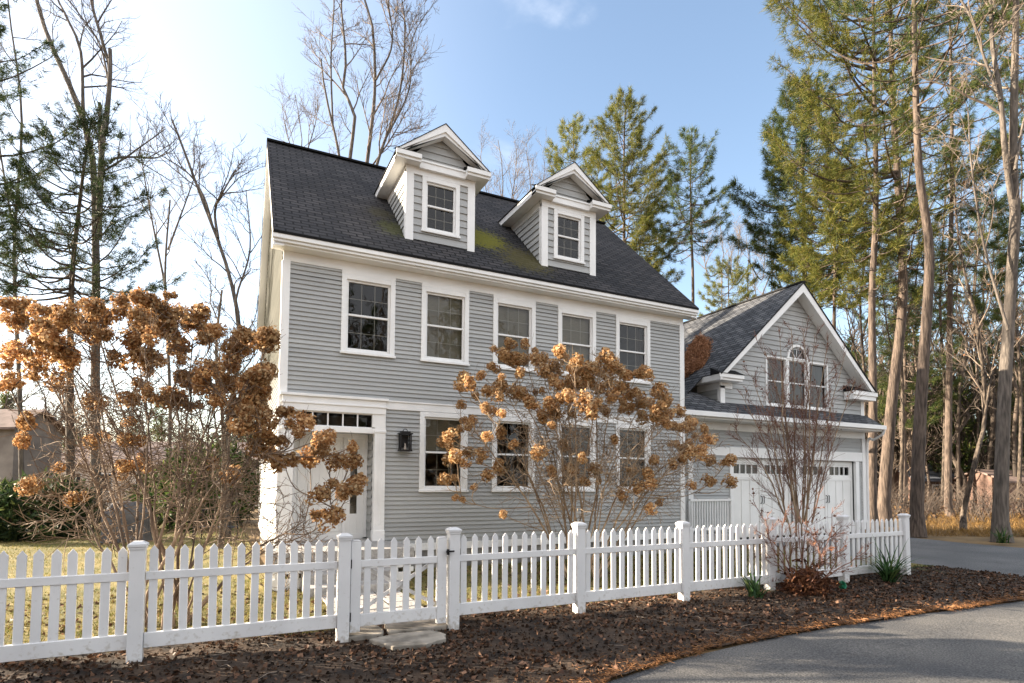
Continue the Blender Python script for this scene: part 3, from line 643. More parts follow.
# ------------------------------------------------------------------ picket fence and gate
YFN = 6.72
PX = [-4.73, -2.78, -.824, 1.153, 2.481, 4.331, 6.224, 8.09, 10.024, 11.909]
fence = thing('picket_fence', (4, YFN, 0), 'long white picket fence with capped square posts along the front verge', 'fence')
pm = MB(); pm.box(-.066, .066, -.066, .066, -.1, 1.205)
cm = MB()
cm.box(-.082, .082, -.082, .082, 1.196, 1.222); b = len(cm.v)
cm.v += [(-.082, -.082, 1.2225), (.082, -.082, 1.2225), (.082, .082, 1.2225), (-.082, .082, 1.2225), (-.04, -.04, 1.25), (.04, -.04, 1.25), (.04, .04, 1.25), (-.04, .04, 1.25)]
for f in ((4, 5, 6, 7), (0, 1, 5, 4), (1, 2, 6, 5), (2, 3, 7, 6), (3, 0, 4, 7)): cm.f.append(tuple(b+i for i in f)); cm.m.append(0)
cm.box(-.074, .074, -.074, .074, 1.17, 1.1955)
post0 = pm.build('fence_post', M['fence'], fence, .004, local=True); cap0 = cm.build('post_cap', M['fence'], post0, .003, local=True)
for i, x in enumerate(PX):
    p = post0 if i == 0 else post0.copy(); c = cap0 if i == 0 else cap0.copy()
    if i: COL.objects.link(p); COL.objects.link(c); p.parent = fence; c.parent = p
    p.location = (x-4, 0, [0, 0, -.03, -.02, .01, .03, -.005, .02, .02, .01][i]); p.rotation_euler = (R(rv.uniform(-.5, .5)), R(rv.uniform(-.5, .5)), 0)
def picket(mb, x, y, w=.076, t=.022, z0=.3, z1=1.17, tip=.05):
    k = rv.uniform(-.006, .006); w *= rv.uniform(.96, 1.03); x += rv.uniform(-.003, .003); y += rv.uniform(-.002, .002)
    mb.extrude([(x-w/2, y-t/2, z0), (x+w/2, y-t/2, z0), (x+k+w/2, y-t/2, z1-tip), (x+k, y-t/2, z1), (x+k-w/2, y-t/2, z1-tip)], (0, t, 0))
def fence_panel(x0, x1, n):
    a, b = x0+.068, x1-.068; mb = MB(); pit = (b-a)/n
    for k in range(n):
        xx = a+pit*(k+.5); picket(mb, xx, YFN, z1=1.17+rv.uniform(-.004, .004))
    p = mb.build('picket_panel', M['fence'], fence, .002)
    for z0, z1, t in ((.835, .915, .022), (.17, .315, .026)):
        r = MB(); r.box(a, b, YFN-t, YFN+t, z0, z1); r.build('rail', M['fence'], p, .004)
for i, (a, b) in enumerate(zip(PX, PX[1:])):
    if i != 3: fence_panel(a, b, 14 if i < 3 else 12)
gate = thing('garden_gate', (1.81, YFN, 0), 'white picket gate with X brace in the fence above the flagstones', 'gate')
for x0, x1 in ((1.232, 1.345), (2.268, 2.385)):
    m_ = MB(); m_.box(x0, x1, YFN-.035, YFN+.035, .10, 1.13)
    m_.extrude([(x0, YFN-.035, 1.1305), (x1, YFN-.035, 1.1305), (x1-.02, YFN-.035, 1.15), (x0+.02, YFN-.035, 1.15)], (0, .07, 0)); m_.build('stile', M['fence'], gate, .004)
m_ = MB()
for k in range(6): picket(m_, 1.345+(.923/6)*(k+.5), YFN, z1=1.165)
m_.build('picket_panel', M['fence'], gate, .002)
for z0, z1 in ((.835, .915), (.16, .30)):
    m_ = MB(); m_.box(1.346, 2.267, YFN-.026, YFN+.024, z0, z1); m_.build('rail', M['fence'], gate, .003)
for s in (0, 1):
    m_ = MB(); za, zb = ((.32, .86), (.86, .32))[s]; y = YFN+.03+s*.026
    m_.extrude([(1.34, y, za-.025), (2.27, y, zb-.025), (2.27, y, zb+.025), (1.34, y, za+.025)], (0, .024, 0)); m_.build('brace', M['fence'], gate)
for z in (.28, .88):
    m_ = MB(); m_.box(1.222, 1.238, YFN-.05, YFN-.02, z-.05, z+.05); m_.build('hinge', M['black'], gate)
m_ = MB(); m_.box(2.37, 2.40, YFN-.085, YFN-.07, .93, 1.0); m_.box(2.36, 2.46, YFN-.10, YFN-.085, .965, .985); m_.cyl((2.385, YFN-.036, .965), (2.385, YFN-.09, .965), .014, n=8); m_.build('latch', M['black'], gate)
# flagstones by the gate
def flagstone(pts, z, label):
    c = np.mean(pts, 0); o = thing('flagstone', (c[0], c[1], 0), label, 'paving stone', 'flagstones at the gate')
    mb = MB(); q = resample([*pts, pts[0]], 22)[:-1] if False else [np.array(p) for p in pts]
    out = []
    for a, b in zip(q, q[1:]+q[:1]):
        for t in (0, .34, .67): out.append((*(a+(b-a)*t+np.array([rv.uniform(-.012, .012), rv.uniform(-.012, .012)])), z))
    mb.extrude([(x, y, zz-.06) for x, y, zz in out], (0, 0, .06)); mb.build('slab', M['flag'], o, .008); return o
flagstone([(1.41, 6.53), (1.58, 6.12), (1.93, 6.07), (2.20, 6.20), (2.26, 6.36), (2.19, 6.60), (1.80, 6.62)], .058, 'pointed grey flagstone lying in front of the gate')
flagstone([(1.22, 6.65), (1.60, 6.66), (1.64, 6.82), (1.62, 7.14), (1.25, 7.12)], .066, 'smaller grey flagstone under the hinge side of the gate')
flagstone([(1.68, 6.69), (2.06, 6.65), (2.40, 6.69), (2.52, 6.88), (2.46, 7.12), (1.72, 7.14)], .070, 'wide grey flagstone under the latch side of the gate')
# ------------------------------------------------------------------ vegetation helpers
M['bark_grey'] = noisy('grey_bark', (.052, .045, .04), (.175, .148, .125), 16, .95, 1.0, 30, (1, 1, .14), 12, .3, .72)
M['bark_pine'] = noisy('pine_bark', (.036, .028, .024), (.155, .118, .095), 14, .95, 1.0, 24, (1.2, 1.2, .16), 12, .32, .7)
M['bark_dark'] = noisy('dark_bark', (.03, .024, .02), (.12, .095, .075), 12, .95, 1.0, 22, (1, 1, .3), 10, .38, .62)
M['twig'] = noisy('bare_twigs', (.10, .08, .065), (.24, .19, .15), 3, .85)
M['twig_dark'] = noisy('dark_twigs', (.045, .038, .034), (.12, .10, .085), 3, .85)
M['stem'] = noisy('shrub_stems', (.17, .115, .075), (.40, .30, .20), 6, .8, .3, 30, (1, 1, .3))
M['stem_backlit'] = noisy('backlit_shrub_stems', (.085, .06, .045), (.27, .19, .13), 6, .8, .3, 30, (1, 1, .3))  # darker copy of the shrub stems, backlit shade put into the colour
M['stem_red'] = noisy('reddish_stems', (.13, .06, .045), (.27, .15, .11), 6, .8)
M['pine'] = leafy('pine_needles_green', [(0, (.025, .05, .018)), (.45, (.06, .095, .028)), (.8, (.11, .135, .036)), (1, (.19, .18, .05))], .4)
M['pine_sunlit'] = leafy('pine_needles_sunlit', [(0, (.05, .075, .018)), (.4, (.12, .14, .03)), (.8, (.20, .19, .045)), (1, (.30, .24, .07))], .4)  # lit copy of the green needles, sunlight put into the golden tone
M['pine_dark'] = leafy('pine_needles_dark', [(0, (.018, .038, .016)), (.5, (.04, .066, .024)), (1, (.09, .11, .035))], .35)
M['petal'] = leafy('dried_petals', [(0, (.27, .125, .048)), (.4, (.46, .25, .11)), (.8, (.63, .40, .19)), (1, (.78, .59, .36))], .45)
M['dead'] = leafy('dead_fern', [(0, (.06, .022, .012)), (.5, (.13, .05, .025)), (1, (.25, .11, .05))], .2)
M['leaf'] = leafy('fallen_leaf', [(0, (.04, .02, .013)), (.5, (.09, .047, .028)), (.88, (.18, .095, .058)), (1, (.33, .19, .12))], .15)
M['needle'] = leafy('fallen_needles', [(0, (.09, .038, .015)), (.5, (.20, .09, .035)), (1, (.34, .17, .075))], 0)
M['blade'] = leafy('grass_blades', [(0, (.06, .085, .018)), (.45, (.13, .13, .033)), (.8, (.23, .185, .06)), (1, (.33, .25, .11))], .3)
M['strap'] = leafy('strap_leaves', [(0, (.02, .055, .02)), (.6, (.05, .11, .035)), (1, (.16, .19, .06))], .25)
M['ever'] = leafy('evergreen_leaves', [(0, (.02, .05, .015)), (.5, (.06, .10, .025)), (1, (.15, .19, .05))], .3)
M['oak'] = leafy('clinging_oak_leaves', [(0, (.10, .04, .02)), (.5, (.22, .10, .05)), (1, (.38, .20, .10))], .3)

def foot(px, d):
    p = at(px, 484, d); p[2] = -.02; return p
def poly_px(pts, d, rng=None, wob=0.):
    out = []
    for q in pts:
        dd = d+(rng.uniform(-wob, wob) if rng else 0)
        out.append(at(q[0], q[1], dd if len(q) < 3 else q[2]))
    return np.array(out)
def perp(rng, T):
    v = np.array([rng.gauss(0, 1) for _ in range(3)]); v -= T*np.dot(v, T); return v/(np.linalg.norm(v)+1e-9)
def branch_out(tb, path, r0, r1, rng, level, n, length, ang=(25, 60), up=.25, t0=.25, sides=5, rmin=.004, keep=1.):
    """Side branches along a path, each branching again until level runs out."""
    N = len(path)
    for k in range(n):
        t = t0+(1-t0)*(k+rng.random())/n; f = t*(N-1); i = min(int(f), N-2)
        p = path[i]+(path[i+1]-path[i])*(f-i); T = nrm(path[i+1]-path[i]); r = (r0+(r1-r0)*t)
        a = R(rng.uniform(*ang)); D = T*math.cos(a)+perp(rng, T)*math.sin(a); D = nrm(D+np.array([0, 0, up]))
        L = length*(1.15-.65*t)*rng.uniform(.6, 1.25)
        m = 6 if level > 1 else 4; pts = [p]; d = D.copy()
        for j in range(m-1):
            d = nrm(d+np.array([rng.gauss(0, .16), rng.gauss(0, .16), rng.gauss(0, .13)+up*.22])); pts.append(pts[-1]+d*L/(m-1))
        rr = max(rmin, min(r*.55, L*.016)); pts = np.array(pts)
        tb.add(pts, np.linspace(rr, max(rmin*.6, rr*.3), m), sides if level > 1 else 3)
        if level > 1: branch_out(tb, pts, rr, rr*.3, rng, level-1, max(2, int(n*keep)), L*.56, ang, up, .2, 4, rmin, keep)

def bare_tree(label, d, base_px, limbs, seed, bark='bark_grey', twig='twig', n=9, length=2.2, level=3, group='bare trees', rmin=.0065, keep=.8, wob=.4, oak=0, ang=(25, 60), up=.22):
    """limbs: list of (pixel polyline, start radius, end radius, twigs?)."""
    rng = random.Random(seed); b = foot(base_px, d); t = thing('bare_tree', b, label, 'tree', group)
    tr, tw = Tubes(), Tubes(); leaf = []
    for (pp, r0, r1, k) in limbs:
        P = resample(poly_px(pp, d, rng, wob), 16)
        if pp[0][1] > 470: P = resample(np.vstack([b, P]), 18)
        rad = np.linspace(r0, r1, len(P)); 
        if pp[0][1] > 470: rad[0] *= 1.5; rad[1] *= 1.15
        rad = rad*.8; tr.add(P, rad, 9)
        if k: branch_out(tw, P, r0, r1, rng, level, int(n*k*1.15), length*1.25, ang, up, .3, 5, rmin, keep)
    tr.build('trunk', M[bark], t); V, Q = tw.arrays()
    if len(V): mesh_np('crown', V, Q, None, M[twig], t, True)
    if oak:
        pick = V[np.random.RandomState(seed).choice(len(V), oak)]
        lv, lt = leaves(pick, .05, seed); mesh_np('dead_leaves', lv, None, lt, M['oak'], t)
    return t
def leaves(P, size, seed, flat=0.):
    """Small bent leaf per point: two triangles each."""
    rs = np.random.RandomState(seed); n = len(P)
    N = rs.normal(size=(n, 3)); N[:, 2] += flat*3; N = nrm(N); A = nrm(np.cross(N, rs.normal(size=(n, 3)))); B = np.cross(N, A)
    s = (size*rs.uniform(.6, 1.4, n))[:, None]; w = s*rs.uniform(.45, .8, n)[:, None]; bend = N*s*rs.uniform(-.2, .5, n)[:, None]
    V = np.stack([P-A*s, P+B*w+bend, P+A*s, P-B*w+bend], 1).reshape(-1, 3)
    i = np.arange(n)[:, None]*4; T = np.concatenate([i+np.array([0, 1, 2]), i+np.array([0, 2, 3])])
    return V, T
def tufts(P, D, size, k, seed, wid=.055, cone=.75):
    """Needle sprays: k thin triangles fanned round D at each P."""
    rs = np.random.RandomState(seed); n = len(P)
    P = np.repeat(P, k, 0); D = np.repeat(D, k, 0); s = np.repeat(np.broadcast_to(size, (n,)), k)*rs.uniform(.6, 1.15, n*k)
    d = nrm(D+rs.normal(size=(n*k, 3))*cone); w = nrm(np.cross(d, rs.normal(size=(n*k, 3))))*(s*wid)[:, None]
    P = P+rs.normal(size=P.shape)*(s*.15)[:, None]
    V = np.stack([P-w, P+w, P+d*s[:, None]], 1).reshape(-1, 3); T = np.arange(n*k*3).reshape(-1, 3)
    return V, T
def pine(label, d, base_px, trunk_px, prof, seed, r0=.25, needles='pine', whorls=24, per=5, dens=1., size=.42, bark='bark_pine', group='pines', k=18, bias=None, droop=.12, dead=0, name='pine_tree', wob=.0):
    """trunk_px: pixel polyline (bottom to top). prof: (py, reach in metres) down the crown."""
    rng = random.Random(seed); b = foot(base_px, d); t = thing(name, b, label, 'tree', group)
    P = resample(np.vstack([b, poly_px(trunk_px, d)]), 30); tr = Tubes(); rad = np.linspace(r0, .03, 30); rad[0] *= 1.35
    tr.add(P, rad, 10); br = Tubes(); TP, TD, TS = [], [], []
    zs = sorted((at(trunk_px[0][0], py, d)[2], L) for py, L in prof); zz = [q[0] for q in zs]; LL = [q[1] for q in zs]
    sz = P[:, 2]
    for w in range(whorls):
        z0 = zz[0]+(zz[-1]-zz[0])*(w+.5)/whorls; a0 = rng.random()*6.28
        for q in range(per):
            z = z0+rng.uniform(-.45, .45)*(zz[-1]-zz[0])/whorls
            c = np.array([np.interp(z, sz, P[:, i]) for i in range(3)]); L = np.interp(z, zz, LL)*rng.uniform(.55, 1.12)
            a = a0+q*6.283/per+rng.uniform(-.4, .4); dv = np.array([math.cos(a), math.sin(a), 0])
            if bias is not None:
                v = np.array(bias); L *= max(.25, 1+.55*np.dot(dv[:2], v[:2]))
            f = (z-zz[0])/(zz[-1]-zz[0]+1e-6); rise = .10+.75*f**2
            m = 9; u = np.linspace(0, 1, m)
            pts = c+dv*(L*u)[:, None]+np.array([0, 0, 1])*(L*(rise*u-droop*np.sin(math.pi*u)*1.2+.16*u**3))[:, None]
            pts += np.cumsum(np.array([[rng.gauss(0, .02*L) for _ in range(3)] for _ in range(m)]), 0)*u[:, None]
            rb = max(.012, L*.014); br.add(pts, np.linspace(rb, .008, m), 5)
            if rng.random() < dead*(1-f): continue
            side = np.array([-dv[1], dv[0], 0]); nt = max(4, int(L*14*dens))
            for j in range(nt):
                uu = .28+.72*math.sqrt(rng.random()); i = min(int(uu*(m-1)), m-2); p = pts[i]+(pts[i+1]-pts[i])*(uu*(m-1)-i)
                off = rng.uniform(-1, 1)*.36*L*(1.15-uu); out = nrm(dv*.8+side*np.sign(off)*.7*min(1, abs(off)*3)+np.array([0, 0, rng.uniform(.05, .55)]))
                pp = p+side*off+dv*abs(off)*.4+np.array([0, 0, rng.uniform(-.05, .14)])
                if j % 2 == 0: br.add(np.array([p, (p+pp)/2+np.array([0, 0, .03]), pp]), [.010, .007, .005], 3)
                TP.append(pp); TD.append(out); TS.append(size*rng.uniform(.5, .9))
    n = int(14*dens)
    for j in range(n):
        TP.append(P[-1]+np.array([rng.gauss(0, .15), rng.gauss(0, .15), -rng.random()*1.2])); TD.append(np.array([0, 0, 1.])); TS.append(size)
    tr.build('trunk', M[bark], t); br.build('branches', M[bark], t)
    V, T = tufts(np.array(TP), np.array(TD), np.array(TS), k, seed, .036, .85); mesh_np('crown', V, None, T, M[needles], t)
    return t

# ------------------------------------------------------------------ trees on the left
bare_tree('tall bare forked tree with a snapped top, left of the house', 24, 98, [
    ([(96, 530), (95, 400), (96, 300), (95, 215), (91, 147), (74, 95), (53, 49), (39, 10), (30, -40)], .27, .08, 1),
    ([(98, 240), (102, 147), (107, 110), (110, 75), (110, 49)], .17, .09, .7), ([(106, 130), (110, 75), (102, 40), (91, 0), (86, -45)], .10, .05, 1),
    ([(95, 175), (84, 120), (81, 53), (68, 20), (56, -5), (48, -40)], .10, .04, 1), ([(110, 163), (116, 158), (138, 157), (155, 158), (170, 152)], .07, .02, .7),
    ([(100, 150), (100, 110), (99, 102)], .10, .08, .2), ([(110, 90), (100, 45), (80, 15), (60, -10)], .06, .03, .8)], 3, twig='twig_dark', length=2.3, n=8)
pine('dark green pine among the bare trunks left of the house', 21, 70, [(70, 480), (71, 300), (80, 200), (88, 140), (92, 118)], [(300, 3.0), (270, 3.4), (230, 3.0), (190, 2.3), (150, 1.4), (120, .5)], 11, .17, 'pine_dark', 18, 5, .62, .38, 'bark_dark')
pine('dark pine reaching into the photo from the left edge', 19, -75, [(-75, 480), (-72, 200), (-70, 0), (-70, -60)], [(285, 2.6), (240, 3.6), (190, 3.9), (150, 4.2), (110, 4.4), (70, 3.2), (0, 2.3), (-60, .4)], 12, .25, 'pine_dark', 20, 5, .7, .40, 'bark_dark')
bare_tree('slender bare tree leaning toward the house wall on the left', 18, 228, [
    ([(226, 530), (228, 430), (240, 340), (228, 270), (213, 228), (197, 186), (184, 150), (172, 120)], .13, .035, 1),
    ([(218, 238), (215, 210), (224, 190), (236, 170)], .06, .02, .8), ([(213, 228), (205, 200), (190, 175), (160, 155), (140, 150)], .05, .012, .9), ([(240, 340), (236, 300), (250, 250), (246, 190)], .05, .015, .9)], 5, twig='twig_dark', length=1.7, n=8)
bare_tree('low bare tree crowding behind the left hydrangea', 15, 222, [([(222, 530), (224, 470), (222, 410), (216, 350), (222, 290)], .085, .03, 1), ([(223, 440), (232, 390), (244, 350)], .04, .015, 1)], 6, 'bark_dark', 'twig_dark', length=1.5, n=8, wob=.2)
bare_tree('thin bare tree at the far left edge', 27, 20, [([(22, 520), (20, 400), (14, 250), (22, 120), (10, 20), (4, -40)], .14, .03, 1), ([(15, 240), (0, 150), (-12, 60)], .07, .02, 1)], 7, twig='twig_dark', length=2.4, n=9)
bare_tree('bare tree standing between the left pine and the house gable', 31, 168, [([(168, 520), (170, 400), (165, 280), (170, 200)], .14, .05, .8), ([(166, 290), (150, 210), (140, 150)], .08, .03, 1), ([(168, 250), (190, 190), (200, 160)], .07, .02, 1)], 8, length=2.6, n=9)
# ---- behind the house
bare_tree('big many-stemmed bare tree rising behind the main roof ridge', 31, 352, [
    ([(350, 520), (350, 300), (346, 220), (340, 158), (326, 97), (321, 59)], .22, .05, .9), ([(352, 240), (350, 160), (355, 117), (343, 88), (346, 59), (341, 0), (345, -50)], .15, .04, 1),
    ([(355, 250), (367, 163), (375, 88), (372, 23), (364, 0), (360, -50)], .17, .05, 1), ([(360, 240), (377, 164), (399, 97), (405, 26), (398, -20)], .13, .03, 1.1),
    ([(333, 130), (331, 60), (334, 0), (330, -40)], .07, .03, .9), ([(376, 80), (392, 45), (388, 0), (386, -30)], .07, .03, 1), ([(385, 140), (409, 90), (412, 40), (428, 10)], .07, .02, 1), ([(362, 180), (390, 140), (410, 105)], .07, .02, 1)], 21, length=2.6, n=10, keep=.8, rmin=.009)
bare_tree('small twiggy bare tree beyond the left end of the ridge', 42, 296, [([(300, 520), (300, 200), (302, 140), (295, 95)], .13, .03, 1.2), ([(301, 180), (286, 130), (282, 105)], .07, .02, 1), ([(301, 170), (315, 125), (318, 100)], .07, .02, 1)], 22, length=2.8, n=8)
for k, (px, top, lab) in enumerate(((500, 140, 'pale bare tree seen between the two dormers'), (528, 150, 'bare tree just left of the right dormer peak'), (748, 235, 'pale bare tree above the valley of the garage roof'), (722, 225, 'twiggy bare tree above the garage ridge, right of the thin pine'), (772, 250, 'low bare tree just left of the garage gable peak'))):
    bare_tree(lab, 44+3*k, px, [([(px, 520), (px, 260), (px+3, top+40), (px-2, top)], .15, .03, 1.3), ([(px, 270), (px-14, top+50), (px-20, top+15)], .08, .02, 1), ([(px, 260), (px+14, top+45), (px+17, top+8)], .08, .02, 1)], 30+k, length=3.0, n=8)
pine('sunlit bushy pine rising behind the right dormer', 36, 622, [(622, 400), (624, 250), (624, 150), (626, 98)], [(300, 3.2), (255, 4.0), (215, 3.6), (180, 3.0), (150, 2.1), (120, 1.2), (100, .4)], 41, .24, 'pine_sunlit', 24, 6, .95, .46)
pine('yellowish pine peeking up between the dormers', 41, 575, [(575, 400), (572, 250), (574, 170), (573, 126)], [(290, 3.2), (230, 3.3), (180, 2.4), (140, 1.2), (126, .4)], 42, .22, 'pine_sunlit', 15, 5, .9, .5)
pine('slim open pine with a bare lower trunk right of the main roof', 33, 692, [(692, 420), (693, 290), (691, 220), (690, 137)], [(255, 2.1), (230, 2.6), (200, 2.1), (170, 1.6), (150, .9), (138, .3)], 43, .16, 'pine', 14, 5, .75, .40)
pine('sunlit golden pine low above the garage roof valley', 50, 728, [(728, 420), (729, 330), (728, 262)], [(320, 2.4), (295, 2.6), (275, 1.6), (262, .4)], 44, .16, 'pine_sunlit', 9, 5, .8, .5)
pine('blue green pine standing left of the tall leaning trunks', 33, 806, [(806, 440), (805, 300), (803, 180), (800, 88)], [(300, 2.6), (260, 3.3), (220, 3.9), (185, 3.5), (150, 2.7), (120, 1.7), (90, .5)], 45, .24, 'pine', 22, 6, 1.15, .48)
pine('golden lit young pine above the garage gable', 27, 836, [(836, 440), (834, 340), (835, 250), (832, 170)], [(310, 1.4), (280, 2.4), (250, 2.5), (225, 2.1), (200, 1.4), (172, .4)], 46, .13, 'pine_sunlit', 14, 6, 1.1, .42)
pine('mid green pine filling the gap behind the tall trunks', 42, 904, [(904, 450), (905, 350), (903, 190)], [(430, 3.0), (370, 3.4), (300, 3.0), (240, 1.9), (192, .4)], 47, .18, 'pine', 18, 6, .9, .5)
pine('mid green pine in the woods behind the massive right trunk', 47, 982, [(982, 450), (983, 350), (984, 205)], [(430, 3.2), (370, 3.6), (300, 3.2), (250, 2.0), (207, .4)], 48, .18, 'pine', 18, 6, .9, .5)
# ---- tall pines on the right
pine('very tall pine with long bare branches over the garage', 25, 884, [(884, 500), (892, 400), (903, 300), (900, 220), (893, 100), (890, 0), (888, -120)], [(320, 1.6), (285, 2.3), (240, 3.0), (190, 3.7), (140, 4.1), (90, 4.2), (40, 3.9), (-10, 3.8), (-70, 3.0), (-120, 1.0)], 51, .255, 'pine_sunlit', 24, 5, .8, .46, bias=(-.75, -.2), dead=.45)
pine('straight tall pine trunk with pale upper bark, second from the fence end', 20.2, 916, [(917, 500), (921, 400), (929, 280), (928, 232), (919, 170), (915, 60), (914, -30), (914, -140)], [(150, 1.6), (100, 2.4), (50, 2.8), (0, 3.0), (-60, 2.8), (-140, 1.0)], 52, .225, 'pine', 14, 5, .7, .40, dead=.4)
pine('tall pine half hidden behind the garage corner', 24, 872, [(872, 500), (873, 400), (872, 300), (876, 200), (874, 60), (872, -80)], [(310, 1.5), (240, 2.2), (180, 2.8), (120, 3.1), (60, 3.2), (0, 3.4), (-80, 1.5)], 53, .19, 'pine_sunlit', 16, 5, .8, .45, bias=(-.4, 0), dead=.35)
pine('dark green pine behind the tall trunks at upper right', 33, 950, [(948, 500), (950, 300), (952, 150), (950, 20), (950, -70)], [(330, 3.0), (270, 3.6), (210, 3.4), (150, 3.2), (90, 3.4), (30, 3.2), (-70, .8)], 54, .20, 'pine', 22, 5, .85, .48, dead=.3)
pine('dark pine at the far right edge of the woods', 30, 1040, [(1040, 500), (1038, 250), (1036, 60), (1035, -60)], [(320, 2.4), (260, 2.8), (180, 2.8), (100, 2.6), (20, 2.4), (-60, .8)], 55, .2, 'pine', 22, 6, .95, .46)
bare_tree('massive bare tree beside the driveway at the right edge', 18.6, 1000, [
    ([(1000, 520), (1004, 400), (1010, 300), (1014, 235), (1015, 200)], .265, .17, 0), ([(1015, 205), (1013, 160), (1014, 100), (1016, 0), (1016, -60)], .16, .09, 1),
    ([(1014, 215), (1006, 160), (1000, 95), (992, 40), (990, -40)], .12, .06, .9), ([(1000, 100), (985, 60), (972, 20), (955, -10)], .06, .03, .9), ([(1015, 170), (1024, 120), (1040, 60)], .06, .03, .8), ([(1008, 330), (985, 250), (972, 170), (968, 110)], .06, .02, 1)], 61, n=8, length=2.2, group=None, up=.15, ang=(30, 75))
bare_tree('thin bare leaning tree between the tall trunks at right', 23, 962, [([(962, 520), (975, 460), (985, 415), (978, 330), (960, 250), (952, 160)], .12, .03, 1.1), ([(985, 415), (994, 360), (1004, 320)], .06, .02, 1)], 62, 'bark_dark', length=2.0, n=8, oak=160)
for k, (px, d, tp, lab) in enumerate(((900, 36, 150, 'bare grey trunk in the woods behind the fence end post'), (942, 40, 120, 'bare tree in the woods over the brown house roof'), (975, 44, 170, 'bare tree in the woods right of the brown house'), (1018, 38, 120, 'thin bare tree behind the massive right trunk'), (862, 38, 200, 'bare tree glimpsed over the right garage eave'), (925, 50, 220, 'distant bare tree left of the brown house'))):
    bare_tree(lab, d, px, [([(px, 520), (px+3, 400), (px-2, 300), (px+4, tp+60), (px, tp)], .16, .04, 1.3), ([(px, 380), (px-14, 320), (px-22, tp+70)], .07, .02, 1), ([(px, 340), (px+16, 280), (px+20, tp+40)], .07, .02, 1)], 70+k, length=2.8, n=9, oak=90 if k % 2 else 0, bark='bark_dark', twig='twig_dark')

# roadside trees just left of the frame: their shade streaks the road and verge
for nm, x, y, sd in (('bare roadside tree left of the photo, nearest the fence', -9.2, 11.6, 83), ('bare roadside tree left of the photo, farther back', -13.5, 13.0, 84)):
    rng = random.Random(sd); b = np.array([x, y, -.02]); t = thing('bare_tree', b, nm, 'tree', 'bare trees'); tr, tw = Tubes(), Tubes()
    T0 = b+np.array([[rng.gauss(0, .06)*j, rng.gauss(0, .06)*j, 9.5*j/9] for j in range(10)]); tr.add(T0, np.linspace(.2, .05, 10), 9)
    for k in range(6):
        z = rng.uniform(3.5, 7); a = rng.uniform(0, 6.28); L = rng.uniform(2, 3.4); q = b+np.array([0, 0, z]); P = resample([q, q+np.array([math.cos(a)*L*.5, math.sin(a)*L*.5, L*.45]), q+np.array([math.cos(a)*L, math.sin(a)*L, L*1.05])], 10)
        tr.add(P, np.linspace(.085, .025, 10), 7); branch_out(tw, P, .07, .02, rng, 2, 10, 1.7, (25, 60), .2, .2, 4, .010, .8)
    branch_out(tw, T0, .12, .04, rng, 2, 10, 2.0, (30, 65), .2, .4, 4, .010, .8)
    tr.build('trunk', M['bark_grey'], t); tw.build('crown', M['twig'], t)

# ------------------------------------------------------------------ far woods all round: one mass
rng = random.Random(90); tb = Tubes(); FP, FD, FS = [], [], []
for k in range(1150):
    v = k < 960                                          # most of it in view: thick to the right, thin to the left
    if v:
        q = rng.random(); rel = R(rng.uniform(8, 46)) if q < .78 else R(rng.uniform(-46, 8)); a = YAW+rel; dist = rng.uniform(54, 105)
    else: a = YAW+rng.uniform(R(112), R(238)); dist = rng.uniform(24, 42)
    h = rng.uniform(9, 20) if (v and rel > R(8)) else rng.uniform(6, 11.5) if v else rng.uniform(13, 22)
    p = np.array([math.sin(a)*dist, math.cos(a)*dist, -.1]); m = 7
    P = p+np.array([[rng.gauss(0, .14)*j, rng.gauss(0, .14)*j, h*j/(m-1)] for j in range(m)])
    tb.add(P, np.linspace(rng.uniform(.1, .24), .03, m), 5)
    branch_out(tb, P, .14, .03, rng, 2, 12, 3.4, (25, 65), .22, .12, 3, .026, .5)
    if rng.random() < .13:
        for j in range(90):
            z = h*rng.uniform(.3, 1); rr = 2.6*(1.1-z/h); q = rng.uniform(0, 6.28)
            FP.append(p+np.array([math.cos(q)*rr*rng.random(), math.sin(q)*rr*rng.random(), z])); FD.append(np.array([math.cos(q), math.sin(q), .4])); FS.append(.9)
M['far'] = noisy('far_brown_wood', (.045, .036, .03), (.13, .10, .08), .2, .9)
fw_ = tb.build('far_wood', M['far']); tag(fw_, 'hazy brown bare woodland closing the view all round', 'woods', kind='stuff')
V, T = tufts(np.array(FP), nrm(np.array(FD)), np.array(FS), 12, 91); tag(mesh_np('far_evergreens', V, None, T, M['pine']), 'green pine tops scattered through the far bare woods', 'woods', kind='stuff')
# undergrowth along the wood's edge
UP_, US = [], []
rs = np.random.RandomState(92); tb = Tubes()
for k in range(480):
    px = rs.uniform(-60, 250) if k % 3 == 0 else rs.uniform(868, 1080); d = rs.uniform(27, 52); p = foot(px, d)
    if px < 250: d = rs.uniform(19, 34); p = foot(px, d)
    for j in range(5):
        a = rs.uniform(0, 6.28); L = rs.uniform(.5, 2.1); tb.add(np.array([p, p+np.array([math.cos(a)*L*.25, math.sin(a)*L*.25, L*.6]), p+np.array([math.cos(a)*L*.6, math.sin(a)*L*.6, L])]), [.014, .010, .006], 3)
    for j in range(12): UP_.append(p+np.array([rs.normal()*.8, rs.normal()*.8, abs(rs.normal())*.55]))
o = tb.build('undergrowth_stems', M['far']); tag(o, 'tangled reddish brown undergrowth at the edge of the woods', 'undergrowth', kind='stuff')
M['under'] = leafy('undergrowth_leaf', [(0, (.035, .02, .013)), (.4, (.085, .045, .026)), (.8, (.16, .09, .05)), (1, (.25, .16, .08))], .2)
V, T = leaves(np.array(UP_), .06, 93); tag(mesh_np('undergrowth_leaves', V, None, T, M['under']), 'brown dead leaves hanging in the undergrowth', 'undergrowth', kind='stuff')

